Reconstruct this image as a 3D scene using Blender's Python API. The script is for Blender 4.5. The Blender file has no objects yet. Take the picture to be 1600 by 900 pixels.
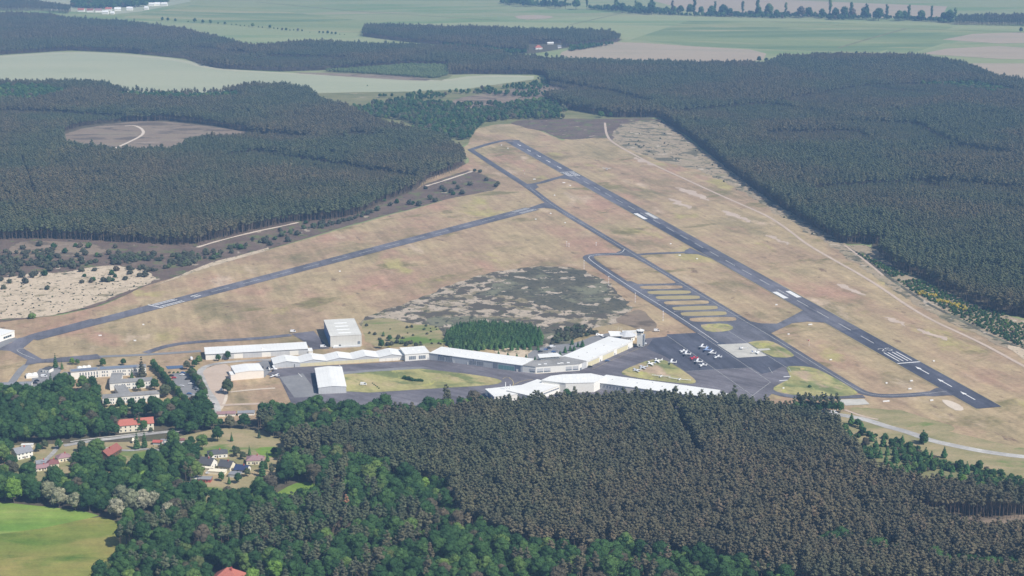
import bpy, bmesh, math, random
import numpy as np
from mathutils import Vector, Matrix, noise
from mathutils.geometry import tessellate_polygon
random.seed(7); RNG = np.random.default_rng(7)
SC = bpy.context.scene
COL = SC.collection
R = math.radians

# ------------------------------------------------------------------ camera
F = 2700.0; PITCH = math.atan(654/2700); HC = 446.0
cs, sn = math.cos(PITCH), math.sin(PITCH)
cam_d = bpy.data.cameras.new('camera'); cam = bpy.data.objects.new('camera', cam_d); COL.objects.link(cam)
cam_d.sensor_width = 36; cam_d.lens = 36*F/1600; cam_d.clip_start = 1; cam_d.clip_end = 60000
cam.location = (0, 0, HC); cam.rotation_euler = (math.pi/2-PITCH, 0, 0)
SC.camera = cam
# ------------------------------------------------------------------ light
SUN_EL, SUN_ROT = 48, 127
w = bpy.data.worlds.new("World"); SC.world = w; w.use_nodes = True
nt = w.node_tree; bg = nt.nodes['Background']; sky = nt.nodes.new('ShaderNodeTexSky')
sky.sky_type = 'NISHITA'; sky.sun_disc = False
sky.sun_elevation = R(SUN_EL); sky.sun_rotation = R(SUN_ROT)
nt.links.new(sky.outputs[0], bg.inputs[0]); bg.inputs[1].default_value = 0.08
sl = bpy.data.lights.new('sun', 'SUN'); sun = bpy.data.objects.new('sun', sl); COL.objects.link(sun)
sl.energy = 4.3; sl.angle = R(0.5); sl.color = (1.0, 0.945, 0.865)
sd = Vector((math.sin(R(SUN_ROT))*math.cos(R(SUN_EL)), math.cos(R(SUN_ROT))*math.cos(R(SUN_EL)), math.sin(R(SUN_EL))))
sun.rotation_euler = sd.to_track_quat('Z', 'Y').to_euler(); sun.location = (0, 0, 900)
SC.view_settings.view_transform = 'Standard'; SC.view_settings.look = 'None'
SC.view_settings.exposure = 0.36; SC.view_settings.gamma = 1.0

# ------------------------------------------------------------------ helpers
def U(px, py, z=0.0):
    """a point of the photograph brought to its place on the ground (or at height z)"""
    u, v = px-800, py-450
    t = (HC-z)/(F*sn+v*cs)
    return Vector((u*t, (F*cs-v*sn)*t))
def UL(pts, z=0): return [U(a, b, z) for a, b in pts]
def tag(o, label=None, cat=None, group=None, kind=None):
    if label: o['label'] = label
    if cat: o['category'] = cat
    if group: o['group'] = group
    if kind: o['kind'] = kind
    return o
def empty(name, loc, label=None, cat=None, group=None, rz=0):
    o = bpy.data.objects.new(name, None); COL.objects.link(o); o.location = loc; o.rotation_euler = (0, 0, rz)
    return tag(o, label, cat, group)
def mesh_obj(name, V_, F_, mat, parent=None, smooth=False):
    me = bpy.data.meshes.new(name); me.from_pydata([tuple(v) for v in V_], [], F_); me.update()
    if mat is not None:
        for m in (mat if isinstance(mat, (list, tuple)) else [mat]): me.materials.append(m)
    if smooth: me.shade_smooth()
    o = bpy.data.objects.new(name, me); COL.objects.link(o)
    if parent: o.parent = parent
    return o
class MB:
    def __init__(s): s.v = []; s.f = []
    def box(s, x0, x1, y0, y1, z0, z1, M=None):
        n = len(s.v)
        for z in (z0, z1):
            for x, y in ((x0, y0), (x1, y0), (x1, y1), (x0, y1)):
                p = Vector((x, y, z)); s.v.append(M @ p if M else p)
        s.f += [(n, n+3, n+2, n+1), (n+4, n+5, n+6, n+7), (n, n+1, n+5, n+4), (n+1, n+2, n+6, n+5), (n+2, n+3, n+7, n+6), (n+3, n, n+4, n+7)]
        return s
    def prism(s, poly, z0, z1):
        n = len(s.v); k = len(poly)
        for z in (z0, z1):
            for p in poly: s.v.append(Vector((p[0], p[1], z)))
        s.f.append(tuple(n+k+i for i in range(k))); s.f.append(tuple(n+k-1-i for i in range(k)))
        for i in range(k): s.f.append((n+i, n+(i+1) % k, n+k+(i+1) % k, n+k+i))
        return s
    def loft(s, rings, cap=True):
        n = len(s.v); k = len(rings[0])
        for r in rings: s.v += [Vector(p) for p in r]
        for j in range(len(rings)-1):
            for i in range(k): s.f.append((n+j*k+i, n+j*k+(i+1) % k, n+(j+1)*k+(i+1) % k, n+(j+1)*k+i))
        if cap:
            s.f.append(tuple(n+k-1-i for i in range(k))); m = n+(len(rings)-1)*k; s.f.append(tuple(m+i for i in range(k)))
        return s
    def tube(s, a, b, r0, r1, k=6):
        a, b = Vector(a), Vector(b); d = (b-a).normalized(); x = d.orthogonal().normalized(); y = d.cross(x)
        return s.loft([[c+(x*math.cos(t)+y*math.sin(t))*r for t in [2*math.pi*i/k for i in range(k)]] for c, r in ((a, r0), (b, r1))])
    def poly(s, pts):
        n = len(s.v); s.v += [Vector(p) for p in pts]; s.f.append(tuple(range(n, n+len(pts)))); return s
    def build(s, name, mat, parent=None, smooth=False): return mesh_obj(name, s.v, s.f, mat, parent, smooth)

# ------------------------------------------------------------------ materials
def newmat(name, rough=0.85, spec=0.2):
    m = bpy.data.materials.new(name); m.use_nodes = True; b = m.node_tree.nodes['Principled BSDF']
    b.inputs['Roughness'].default_value = rough; b.inputs['Specular IOR Level'].default_value = spec
    return m, m.node_tree, b
def ramp(nt, stops, interp='LINEAR'):
    r = nt.nodes.new('ShaderNodeValToRGB'); e = r.color_ramp.elements; r.color_ramp.interpolation = interp
    while len(e) < len(stops): e.new(0.5)
    for i, (p, c) in enumerate(stops):
        e[i].position = p
        e[i].color = (c[0], c[1], c[2], 1) if isinstance(c, (tuple, list)) else (c, c, c, 1)
    return r
def pos_noise(nt, scale, detail=4, rough=0.6, stretch=(1, 1), rot=0, off=0, dist=0):
    g = nt.nodes.new('ShaderNodeNewGeometry'); mp = nt.nodes.new('ShaderNodeMapping'); n = nt.nodes.new('ShaderNodeTexNoise')
    mp.vector_type = 'TEXTURE'
    mp.inputs['Rotation'].default_value = (0, 0, rot); mp.inputs['Scale'].default_value = (stretch[0], stretch[1], 1)
    mp.inputs['Location'].default_value = (off, off*0.7, 0)
    nt.links.new(g.outputs['Position'], mp.inputs['Vector']); nt.links.new(mp.outputs[0], n.inputs['Vector'])
    n.inputs['Scale'].default_value = scale; n.inputs['Detail'].default_value = detail; n.inputs['Roughness'].default_value = rough
    n.inputs['Distortion'].default_value = dist
    return n.outputs['Fac']
def mix(nt, a, b, fac, mode='MIX'):
    m = nt.nodes.new('ShaderNodeMix'); m.data_type = 'RGBA'; m.blend_type = mode; m.clamp_factor = True
    for i, x in ((6, a), (7, b)):
        if isinstance(x, tuple): m.inputs[i].default_value = (*x, 1)
        else: nt.links.new(x, m.inputs[i])
    if isinstance(fac, float): m.inputs[0].default_value = fac
    else: nt.links.new(fac, m.inputs[0])
    return m.outputs[2]
def natural(name, stops, scale=0.01, stretch=(1, 1), rot=0, patches=(), fine=0.25, fscale=0.25, off=0):
    """ground cover: broad colour drift, patches of other cover, fine grain"""
    m, nt, b = newmat(name, 0.95, 0.1)
    r = ramp(nt, stops); nt.links.new(pos_noise(nt, scale, 5, 0.6, stretch, rot, off), r.inputs[0]); c = r.outputs[0]
    for i, (col, sc, lo, hi, st, ro) in enumerate(patches):
        k = ramp(nt, [(lo, 0.0), (hi, 1.0)]); nt.links.new(pos_noise(nt, sc, 6, 0.62, st, ro, off+300*(i+1), 0.3), k.inputs[0])
        c = mix(nt, c, col, k.outputs[0])
    if name in ('dry_grass', 'green_gold_grass', 'tall_grass_field', 'bright_green_field'):
        k = ramp(nt, [(0.34, .86), (0.66, 1.14)]); nt.links.new(pos_noise(nt, .07, 6, .7, (1, 1.6), .5, off+33), k.inputs[0]); c = mix(nt, c, k.outputs[0], 1.0, 'MULTIPLY')
        for rt, am in ((RUNROT if 'field' not in name else 1.5, .10), (-R2ROT if 'field' not in name else 1.45, .035)):
            k = ramp(nt, [(0.35, 1-am), (0.65, 1+am)]); nt.links.new(pos_noise(nt, .12, 3, .6, (1, 16), rt, off+77), k.inputs[0]); c = mix(nt, c, k.outputs[0], 1.0, 'MULTIPLY')
    k = ramp(nt, [(0.25, 1-fine), (0.75, 1+fine*0.9)]); nt.links.new(pos_noise(nt, fscale, 5, 0.7, off=off), k.inputs[0])
    c = mix(nt, c, k.outputs[0], 1.0, 'MULTIPLY')
    nt.links.new(c, b.inputs['Base Color']); return m
def plain(name, col, rough=0.6, spec=0.3, var=0.06, scale=0.6, metal=0):
    m, nt, b = newmat(name, rough, spec); b.inputs['Metallic'].default_value = metal
    k = ramp(nt, [(0.3, tuple(x*(1-var) for x in col)), (0.7, tuple(min(1, x*(1+var)) for x in col))])
    nt.links.new(pos_noise(nt, scale, 5, 0.65), k.inputs[0]); nt.links.new(k.outputs[0], b.inputs['Base Color']); return m
def asphalt(name, c0, c1, rot=0):
    m, nt, b = newmat(name, 0.9, 0.15)
    r = ramp(nt, [(0.38, c0), (0.62, c1)]); nt.links.new(pos_noise(nt, 0.03, 6, 0.65, (1, 6), rot), r.inputs[0]); c = r.outputs[0]
    for sc, lo, hi, k0, st, ro, of in ((.5, .3, .7, .86, (1, 1), 0, 0), (.09, .40, .60, .84, (1, 10), rot, 40), (.02, .42, .62, .86, (1, 1), .4, 90), (.16, .60, .66, 1.25, (1, 1.4), rot, 130)):
        k = ramp(nt, [(lo, k0 if k0 < 1 else 1.0), (hi, (2-k0) if k0 < 1 else k0)]); nt.links.new(pos_noise(nt, sc, 4, 0.7, st, ro, of), k.inputs[0]); c = mix(nt, c, k.outputs[0], 1.0, 'MULTIPLY')
    nt.links.new(c, b.inputs['Base Color']); return m
def seamed(name, col, pitch, rough, var=.05):
    """sheet metal with a darker joint every pitch metres along the building, and faint streaks"""
    m, nt, b = newmat(name, rough, .25); tc = nt.nodes.new('ShaderNodeTexCoord'); sx = nt.nodes.new('ShaderNodeSeparateXYZ'); nt.links.new(tc.outputs['Object'], sx.inputs[0])
    a = nt.nodes.new('ShaderNodeMath'); a.operation = 'PINGPONG'; nt.links.new(sx.outputs[0], a.inputs[0]); a.inputs[1].default_value = pitch/2
    k = ramp(nt, [(0.0, .80), (.14/pitch*2, 1.0)]); d = nt.nodes.new('ShaderNodeMath'); d.operation = 'DIVIDE'; nt.links.new(a.outputs[0], d.inputs[0]); d.inputs[1].default_value = pitch/2; nt.links.new(d.outputs[0], k.inputs[0])
    g = ramp(nt, [(0.35, tuple(x*(1-var) for x in col)), (0.65, col)]); nt.links.new(pos_noise(nt, .12, 6, .7), g.inputs[0]); c = mix(nt, g.outputs[0], k.outputs[0], 1.0, 'MULTIPLY')
    q = ramp(nt, [(0.40, 1-var*2.2), (0.56, 1.0)]); nt.links.new(pos_noise(nt, .05, 6, .7, off=60), q.inputs[0]); c = mix(nt, c, q.outputs[0], 1.0, 'MULTIPLY')
    nt.links.new(c, b.inputs['Base Color']); return m
def leafmat(name, stops, trans=0.0, fine=0.35):
    m, nt, b = newmat(name, 0.8, 0.15)
    oi = nt.nodes.new('ShaderNodeObjectInfo'); r = ramp(nt, stops); nt.links.new(oi.outputs['Random'], r.inputs[0])
    k = ramp(nt, [(0.3, 1-fine*.8), (0.7, 1+fine*.8)]); nt.links.new(pos_noise(nt, 0.7, 3, 0.7), k.inputs[0])
    k2 = ramp(nt, [(0.35, (.84, .88, .90)), (0.65, (1.18, 1.12, 1.06))]); nt.links.new(pos_noise(nt, 0.02, 4, 0.6), k2.inputs[0])
    k3 = ramp(nt, [(0.42, (.86, 1.0, .94)), (0.58, (1.14, 1.0, 1.04))]); nt.links.new(pos_noise(nt, 0.0035, 3, 0.5, off=900), k3.inputs[0])
    c = mix(nt, r.outputs[0], k.outputs[0], 1.0, 'MULTIPLY'); c = mix(nt, c, k2.outputs[0], 1.0, 'MULTIPLY')
    if 'pine' in name: c = mix(nt, c, k3.outputs[0], 1.0, 'MULTIPLY')
    nt.links.new(c, b.inputs['Base Color']); return m
RUNROT = math.atan2(402, 1497)   # the main runway leans this far left of north
R2ROT = R(58)
M = {}
M['ground'] = natural('far_meadow', [(0.3, (0.213, 0.253, 0.121)), (0.5, (0.269, 0.295, 0.140)), (0.7, (0.269, 0.278, 0.146))], 0.0025, (3, 1), 0.1,
    [((0.174, 0.246, 0.095), .004, .5, .6, (4, 1), .2), ((0.316, 0.295, 0.172), .006, .6, .68, (5, 1), .1)], .10, .05)
M['airgrass'] = natural('dry_grass', [(0.32, (0.263, 0.210, 0.118)), (0.44, (0.350, 0.251, 0.163)), (0.54, (0.404, 0.310, 0.186)), (0.66, (0.303, 0.244, 0.140))], 0.0075, (1, 1.6), RUNROT,
    [((0.188, 0.165, 0.087), .0085, .55, .68, (1, 1.7), RUNROT), ((0.385, 0.247, 0.171), .008, .53, .64, (1, 2), RUNROT), ((0.491, 0.380, 0.273), .017, .61, .70, (1, 2.5), RUNROT),
     ((0.206, 0.177, 0.084), .016, .58, .66, (1, 2), 2.2), ((0.210, 0.148, 0.098), .06, .62, .70, (1, 2), RUNROT), ((0.377, 0.322, 0.144), .013, .60, .68, (1, 2), RUNROT)], .22, .25)
M['islandgrass'] = natural('green_gold_grass', [(0.34, (.24, .24, .10)), (0.5, (.36, .33, .145)), (0.64, (.42, .34, .19))], 0.03, (1, 2), 0.5,
    [((.17, .195, .08), .035, .52, .60, (1, 2), 1.0), ((.44, .33, .23), .03, .56, .65, (1, 2), RUNROT), ((.40, .38, .13), .05, .6, .66, (1, 2), 0)], .2, .35, 50)
M['stripgrass'] = natural('verge_grass', [(0.3, (.33, .27, .155)), (0.6, (.38, .32, .17)), (0.8, (.30, .27, .14))], 0.02, (1, 3), RUNROT, [], .16, .4, 80)
M['field'] = natural('young_corn_field', [(0.3, (0.318, 0.344, 0.227)), (0.5, (0.361, 0.378, 0.252)), (0.7, (0.396, 0.396, 0.269))], 0.004, (4, 1), -0.1, [], .06, .06)
M['fieldrim'] = natural('field_edge_grass', [(0.3, (0.378, 0.387, 0.257)), (0.7, (0.432, 0.414, 0.294))], 0.01, (4, 1), 0, [], .06, .06)
M['fieldgreen'] = natural('green_meadow', [(0.35, (0.170, 0.224, 0.097)), (0.5, (0.208, 0.256, 0.109)), (0.65, (0.263, 0.288, 0.127))], 0.004, (5, 1), -0.25,
    [((0.309, 0.304, 0.151), .006, .55, .63, (6, 1), -.2), ((0.139, 0.200, 0.085), .005, .54, .60, (7, 1), .1)], .08, .05)
M['fieldpale'] = natural('pale_meadow', [(0.3, (0.253, 0.292, 0.139)), (0.5, (0.286, 0.318, 0.152)), (0.7, (0.310, 0.309, 0.165))], 0.004, (6, 1), 0.05,
    [((0.204, 0.268, 0.119), .005, .55, .62, (8, 1), 0)], .07, .05, 90)
M['fieldtan'] = natural('ploughed_sandy_field', [(0.3, (0.348, 0.284, 0.202)), (0.5, (0.389, 0.316, 0.224)), (0.7, (0.308, 0.275, 0.187))], 0.006, (6, 1), -0.1,
    [((0.267, 0.267, 0.165), .005, .6, .72, (6, 1), 0)], .07, .06)
M['floor'] = natural('forest_floor', [(0.3, (.075, .065, .045)), (0.5, (.11, .095, .065)), (0.7, (.10, .105, .055))], 0.05, (1, 1), 0, [], .3, .3)
M['clearing'] = natural('dry_clearing', [(0.3, (0.204, 0.160, 0.119)), (0.5, (0.246, 0.189, 0.139)), (0.7, (0.255, 0.218, 0.148))], 0.02, (2, 1), 0,
    [((0.136, 0.109, 0.082), .03, .52, .58, (2, 1), 0), ((0.323, 0.260, 0.205), .03, .6, .68, (2, 1), .3)], .22, .25)
M['heath'] = natural('brown_heather', [(0.3, (.115, .085, .068)), (0.5, (.15, .11, .088)), (0.7, (.19, .145, .108))], 0.03, (1, 1.15), 0.2,
    [((.14, .15, .07), .05, .55, .60, (1, 1.15), .2), ((.38, .32, .25), .05, .635, .66, (1, 1.15), .1), ((.06, .065, .045), .12, .60, .64, (1, 1.15), 0)], .3, .3)
M['heathsand'] = natural('heather_on_sand', [(0.3, (0.378, 0.315, 0.246)), (0.5, (0.450, 0.378, 0.295)), (0.7, (0.297, 0.248, 0.185))], 0.03, (1, 1.15), 0.2,
    [((0.225, 0.194, 0.123), .035, .50, .56, (1, 1.15), .2), ((0.108, 0.095, 0.075), .05, .50, .52, (1, 1.15), .15), ((0.090, 0.095, 0.057), .14, .57, .60, (1, 1.15), .1)], .22, .35)
M['heathgrass'] = natural('tussocky_dry_heath', [(0.3, (.27, .22, .15)), (0.5, (.36, .29, .20)), (0.7, (.24, .215, .13))], 0.03, (1, 1.2), RUNROT,
    [((.14, .13, .085), .035, .53, .58, (1, 1.3), .5), ((.47, .40, .31), .04, .60, .64, (1, 1.3), .2), ((.085, .085, .055), .12, .585, .62, (1, 1.2), .1)], .25, .35, 20)
M['heathdark'] = natural('dark_heather', [(0.3, (.075, .075, .055)), (0.5, (.105, .10, .075)), (0.7, (.14, .13, .09))], 0.05, (1, 1.15), 0.2,
    [((.185, .185, .125), .02, .52, .60, (1, 1.15), .2), ((.42, .36, .29), .045, .59, .61, (1, 1.15), .15), ((.05, .055, .04), .15, .58, .62, (1, 1.15), .1)], .3, .4, 33)
M['sand'] = natural('pale_sand', [(0.3, (0.464, 0.378, 0.279)), (0.5, (0.557, 0.459, 0.336)), (0.7, (0.372, 0.306, 0.217))], 0.04, (1, 1.15), 0.2,
    [((0.269, 0.225, 0.139), .06, .58, .63, (1, 1.15), .2), ((0.083, 0.081, 0.049), .16, .60, .62, (1, 1.15), .1), ((0.111, 0.108, 0.066), .05, .655, .67, (1, 1.15), .1)], .18, .4)
M['track'] = natural('sandy_track', [(0.3, (0.449, 0.358, 0.286)), (0.7, (0.535, 0.434, 0.352))], 0.05, (1, 1), 0, [], .12, .5)
M['trackwhite'] = natural('white_sand_track', [(0.3, (.55, .47, .38)), (0.7, (.66, .57, .47))], 0.05, (1, 1), 0, [], .1, .5)
M['scrub'] = natural('green_scrub', [(0.3, (.13, .15, .065)), (0.5, (.19, .19, .09)), (0.7, (.25, .23, .12))], 0.03, (2, 1), 0, [((.36, .31, .22), .04, .62, .68, (2, 1), .1)], .25, .3)
M['meadow'] = natural('garden_meadow', [(0.35, (.22, .21, .10)), (0.5, (.30, .26, .14)), (0.65, (.38, .30, .18))], 0.04, (2, 1), 0, [((.13, .20, .05), .02, .56, .64, (2, 1), .1)], .18, .4)
M['nearmeadow'] = natural('tall_grass_field', [(0.3, (0.146, 0.196, 0.036)), (0.5, (0.224, 0.230, 0.059)), (0.7, (0.286, 0.230, 0.081))], 0.018, (2, 1), 0.1, [((0.106, 0.168, 0.027), .03, .52, .66, (2.5, 1), .1)], .18, .5)
M['greenstrip'] = natural('bright_green_field', [(0.35, (0.132, 0.230, 0.041)), (0.5, (0.184, 0.276, 0.054)), (0.65, (0.276, 0.322, 0.090))], 0.03, (4, 1), 0.15, [((0.414, 0.380, 0.144), .02, .58, .7, (5, 1), -.1)], .12, .5)
M['asph'] = asphalt('weathered_asphalt', (0.114, 0.114, 0.133), (0.160, 0.157, 0.181), RUNROT)
M['asphblue'] = asphalt('fresh_dark_asphalt', (0.071, 0.075, 0.098), (0.098, 0.103, 0.131), RUNROT)
M['asphpurple'] = asphalt('older_apron_asphalt', (0.123, 0.116, 0.131), (0.165, 0.156, 0.173), 0.9)
M['asphtaxi'] = asphalt('taxiway_asphalt', (0.103, 0.105, 0.124), (0.146, 0.146, 0.168), RUNROT)
M['concrete'] = natural('pale_concrete', [(0.3, (.42, .41, .37)), (0.7, (.55, .53, .48))], 0.08, (1, 1), 0, [], .12, .4)
M['greyslab'] = natural('grey_paving', [(0.3, (.20, .20, .205)), (0.7, (.26, .26, .265))], 0.05, (1, 1), 0, [], .1, .4)
M['road'] = asphalt('road_asphalt', (0.324, 0.312, 0.300), (0.432, 0.420, 0.396), 1.2)
M['white'] = plain('road_paint', (.72, .72, .70), .7, .2, .10, .8)
M['whiteworn'] = plain('worn_road_paint', (.52, .52, .50), .8, .2, .22, .5)
M['yellow'] = plain('yellow_paint', (.55, .44, .20), .7, .2, .10)
M['wroof'] = seamed('white_sheet_roof', (.81, .81, .78), 3.2, .5, .03)
M['wwall'] = plain('white_render', (.82, .80, .74), .7, .2, .04)
M['lgwall'] = seamed('light_grey_cladding', (.58, .59, .60), 2.4, .5, .05)
M['groof'] = seamed('grey_felt_roof', (.32, .315, .305), 4.0, .8, .10)
M['hallroof'] = seamed('stone_grey_roof', (.68, .67, .62), 3.0, .6, .05)
M['hallwall'] = seamed('stone_grey_cladding', (.65, .64, .60), 3.0, .55, .04)
M['cream'] = plain('cream_door', (.66, .60, .40), .6, .3, .05)
M['beige'] = plain('beige_cladding', (.80, .74, .66), .6, .2, .04)
M['blue'] = plain('blue_door', (.10, .24, .47), .45, .4, .08, .5)
M['bluedark'] = plain('dark_blue_door', (.10, .16, .30), .45, .4, .08, .5)
M['glass'] = plain('dark_window_glass', (.05, .07, .09), .12, .6, .2, .3)
M['greyglass'] = plain('grey_window_glass', (.20, .23, .27), .15, .6, .2, .4)
M['teal'] = plain('green_glass', (.20, .36, .35), .2, .6, .12, .3)
M['grey'] = plain('mid_grey_metal', (.25, .27, .31), .5, .4, .08)
M['bluegrey'] = plain('solar_slate', (.19, .22, .28), .35, .5, .12, .5)
M['skylight'] = plain('skylight_plastic', (.88, .88, .86), .3, .5, .02)
M['pond'] = plain('blue_water_cover', (.09, .13, .22), .15, .5, .08)
M['rred'] = plain('red_tile_roof', (.28, .105, .085), .8, .2, .12, .9)
M['rorange'] = plain('orange_red_tile_roof', (.42, .145, .11), .8, .2, .12, .9)
M['rmaroon'] = plain('maroon_tile_roof', (.22, .10, .10), .8, .2, .12, .9)
M['rlilac'] = plain('faded_plum_roof', (.30, .19, .20), .8, .2, .12, .9)
M['rslate'] = plain('dark_slate_roof', (.095, .097, .105), .7, .3, .12, .9)
M['rnavy'] = plain('navy_roof', (.04, .055, .12), .4, .4, .12, .9)
M['rgrey'] = plain('grey_roof', (.24, .25, .27), .7, .3, .12, .9)
M['wcream'] = plain('cream_render', (.76, .70, .55), .8, .2, .05)
M['wred'] = plain('red_timber', (.45, .12, .10), .8, .2, .1)
M['wbrown'] = plain('brown_timber', (.14, .09, .06), .8, .2, .1)
M['tyre'] = plain('black_rubber', (.02, .02, .02), .8, .2)
M['pwhite'] = plain('white_aircraft_paint', (.84, .84, .83), .3, .5, .02)
M['pgrey'] = plain('silver_aircraft_paint', (.52, .55, .60), .3, .5, .03)
M['pblue'] = plain('light_blue_aircraft_paint', (.36, .48, .74), .3, .5, .03)
M['pred'] = plain('red_aircraft_paint', (.62, .06, .09), .3, .5, .03)
M['redpaint'] = plain('red_paint', (.55, .10, .07), .6, .3)
M['cwhite'] = plain('white_car_paint', (.80, .80, .80), .25, .5, .01)
M['cblack'] = plain('black_car_paint', (.02, .02, .025), .2, .5, .01)
M['cblue'] = plain('blue_car_paint', (.06, .13, .30), .2, .5, .01)
M['cred'] = plain('red_car_paint', (.45, .03, .04), .2, .5, .01)
M['cgrey'] = plain('grey_car_paint', (.28, .29, .31), .2, .5, .01)
M['csilver'] = plain('silver_car_paint', (.55, .56, .57), .25, .5, .01)
M['trunk'] = plain('pine_bark', (.19, .145, .11), .9, .1, .2, 1.5)
M['trunkb'] = plain('grey_bark', (.13, .11, .09), .9, .1, .2, 1.5)
M['trunkw'] = plain('pale_dead_wood', (.42, .37, .32), .9, .1, .1, 1.5)
M['pinefar'] = leafmat('far_pine_needles', [(0, (.082, .092, .052)), (.5, (.108, .116, .064)), (1, (.140, .134, .076))])
M['pine'] = leafmat('pine_needles', [(0, (.082, .090, .056)), (.5, (.104, .110, .066)), (.9, (.122, .122, .074)), (1, (.142, .126, .082))])
M['pinegreen'] = leafmat('young_pine_needles', [(0, (.045, .108, .040)), (.5, (.066, .142, .050)), (1, (.095, .175, .058))])
M['shrubdark'] = leafmat('dark_shrub_leaves', [(0, (.055, .062, .045)), (.6, (.075, .080, .055)), (1, (.070, .105, .050))])
M['leaf'] = leafmat('broadleaf_leaves', [(0, (.022, .058, .020)), (.35, (.030, .074, .024)), (.65, (.042, .094, .028)), (.84, (.062, .120, .034)), (.93, (.105, .165, .042)), (.95, (.075, .070, .045)), (1, (.10, .085, .06))])
M['leafdull'] = leafmat('dull_broadleaf_leaves', [(0, (.055, .078, .038)), (.5, (.080, .096, .052)), (1, (.11, .112, .07))])
M['leafyoung'] = leafmat('light_young_leaves', [(0, (.10, .15, .06)), (1, (.14, .18, .08))])
M['leafbright'] = leafmat('bright_spring_leaves', [(0, (.11, .20, .035)), (1, (.16, .25, .05))])
M['blossom'] = leafmat('cream_blossom_and_leaves', [(0, (.17, .185, .11)), (1, (.30, .285, .195))], fine=.8)
M['broom'] = leafmat('yellow_broom_flowers', [(0, (.45, .34, .04)), (1, (.34, .30, .07))])
M['deadleaf'] = leafmat('brown_dead_needles', [(0, (.30, .15, .09)), (1, (.34, .19, .12))])

# ------------------------------------------------------------------ sheets
def chaikin(P, n=2, closed=True):
    for _ in range(n):
        Q = []
        k = len(P)
        for i in range(k if closed else k-1):
            a, b = P[i], P[(i+1) % k]; Q += [a*.75+b*.25, a*.25+b*.75]
        if not closed: Q = [P[0]]+Q+[P[-1]]
        P = Q
    return P
def jag(P, step, amp, sc=0.03):
    Q = []
    for i in range(len(P)):
        a, b = P[i], P[(i+1) % len(P)]; n = max(1, int((b-a).length/step))
        for j in range(n):
            p = a.lerp(b, j/n)
            q = Vector((p.x*sc, p.y*sc, 7.3)); q2 = Vector((p.x*sc*4, p.y*sc*4, 3.1))
            Q.append(p+Vector((noise.noise(q)+.5*noise.noise(q2), noise.noise(q+Vector((31, 5, 2)))+.5*noise.noise(q2+Vector((9, 9, 9)))))*amp)
    return Q
ZC = [0]
def zlift(z):
    ZC[0] += 1; return z*2+(ZC[0] % 9)*.002
def sheet(name, pts, z, mat, smooth=0, amp=0, step=6, world=False, parent=None, sc=.03):
    z = zlift(z)
    P = [Vector(p) for p in pts] if world else UL(pts)
    if smooth: P = chaikin(P, smooth)
    if amp: P = jag(P, step, amp, sc)
    V3 = [Vector((p.x, p.y, z)) for p in P]
    tris = tessellate_polygon([V3])
    tt = []
    for a, b, c in tris:
        n = (V3[b]-V3[a]).cross(V3[c]-V3[a])
        tt.append((a, b, c) if n.z > 0 else (a, c, b))
    o = mesh_obj(name, V3, tt, mat, parent)
    if not parent: o['kind'] = 'structure'
    return o
def ribbon(name, C, width, z, mat, smooth=2, world=False, parent=None):
    z = zlift(z)
    P = [Vector(p) for p in C] if world else UL(C)
    if smooth: P = chaikin(P, smooth, False)
    V_, F_ = [], []
    for i, p in enumerate(P):
        d = (P[min(i+1, len(P)-1)]-P[max(i-1, 0)]).normalized(); n = Vector((-d.y, d.x))
        wd = width if not callable(width) else width(i/(len(P)-1))
        for s in (-.5, .5): q = p+n*wd*s; V_.append((q.x, q.y, z))
    for i in range(len(P)-1): F_.append((2*i, 2*i+2, 2*i+3, 2*i+1)[::-1])
    o = mesh_obj(name, V_, F_, mat, parent)
    if not parent: o['kind'] = 'structure'
    return o
def quad(name, a, b, hw, z, mat, parent):   # painted bar from a to b in world
    z = z*2
    d = (b-a).normalized(); n = Vector((-d.y, d.x))*hw
    return mesh_obj(name, [(a-n).to_3d()+Vector((0, 0, z)), (b-n).to_3d()+Vector((0, 0, z)), (b+n).to_3d()+Vector((0, 0, z)), (a+n).to_3d()+Vector((0, 0, z))], [(0, 1, 2, 3)], mat, parent)

G = 24000
sheet('ground', [(-G, -4000), (G, -4000), (G, 2*G), (-G, 2*G)], 0, M['ground'], world=True)
# far fields
sheet('field', [(-300, 110), (-80, 93), (0, 87), (110, 80), (200, 84), (290, 93), (320, 104), (350, 109), (440, 113), (520, 117), (620, 122), (690, 126), (740, 117), (836, 118), (832, 127), (790, 134), (730, 148), (640, 152), (560, 155), (500, 160), (300, 165), (0, 150), (-300, 150)], .04, M['field'], 1)
ribbon('field_edge', [(-200, 98), (0, 89), (110, 82), (200, 86), (290, 95), (330, 108), (440, 114.5), (560, 120), (690, 127.5), (745, 119), (834, 120)], 26, .08, M['fieldrim'])
sheet('meadow', [(390, 60), (560, 40), (800, 33), (1000, 22), (1050, 24), (1640, 42), (1640, 52), (1540, 53), (1460, 75), (1420, 86), (1200, 78), (1090, 72), (975, 62), (960, 50), (900, 45), (560, 40), (420, 30), (180, -10), (500, -10), (560, 15), (400, 20)][:14]+[(800, 44)], .04, M['fieldpale'])
sheet('meadow', [(985, 62), (1040, 44), (1075, 33), (1250, 33), (1490, 42), (1405, 72), (1365, 84), (1200, 77), (1090, 72)], .09, M['fieldgreen'])
sheet('meadow', [(1420, 50), (1500, 46), (1640, 49), (1560, 53), (1500, 60), (1450, 75), (1420, 86), (1380, 84)], .09, M['fieldgreen'])
sheet('meadow', [(190, 27), (300, 8), (395, 12), (520, 27), (590, 35), (590, 46), (565, 52), (480, 48), (330, 38), (270, 34)], .06, M['fieldgreen'])
sheet('meadow', [(200, 32), (270, 33), (400, 43), (560, 53), (620, 64), (560, 68), (430, 72), (390, 70), (300, 45)], .07, M['fieldpale'])
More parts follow.
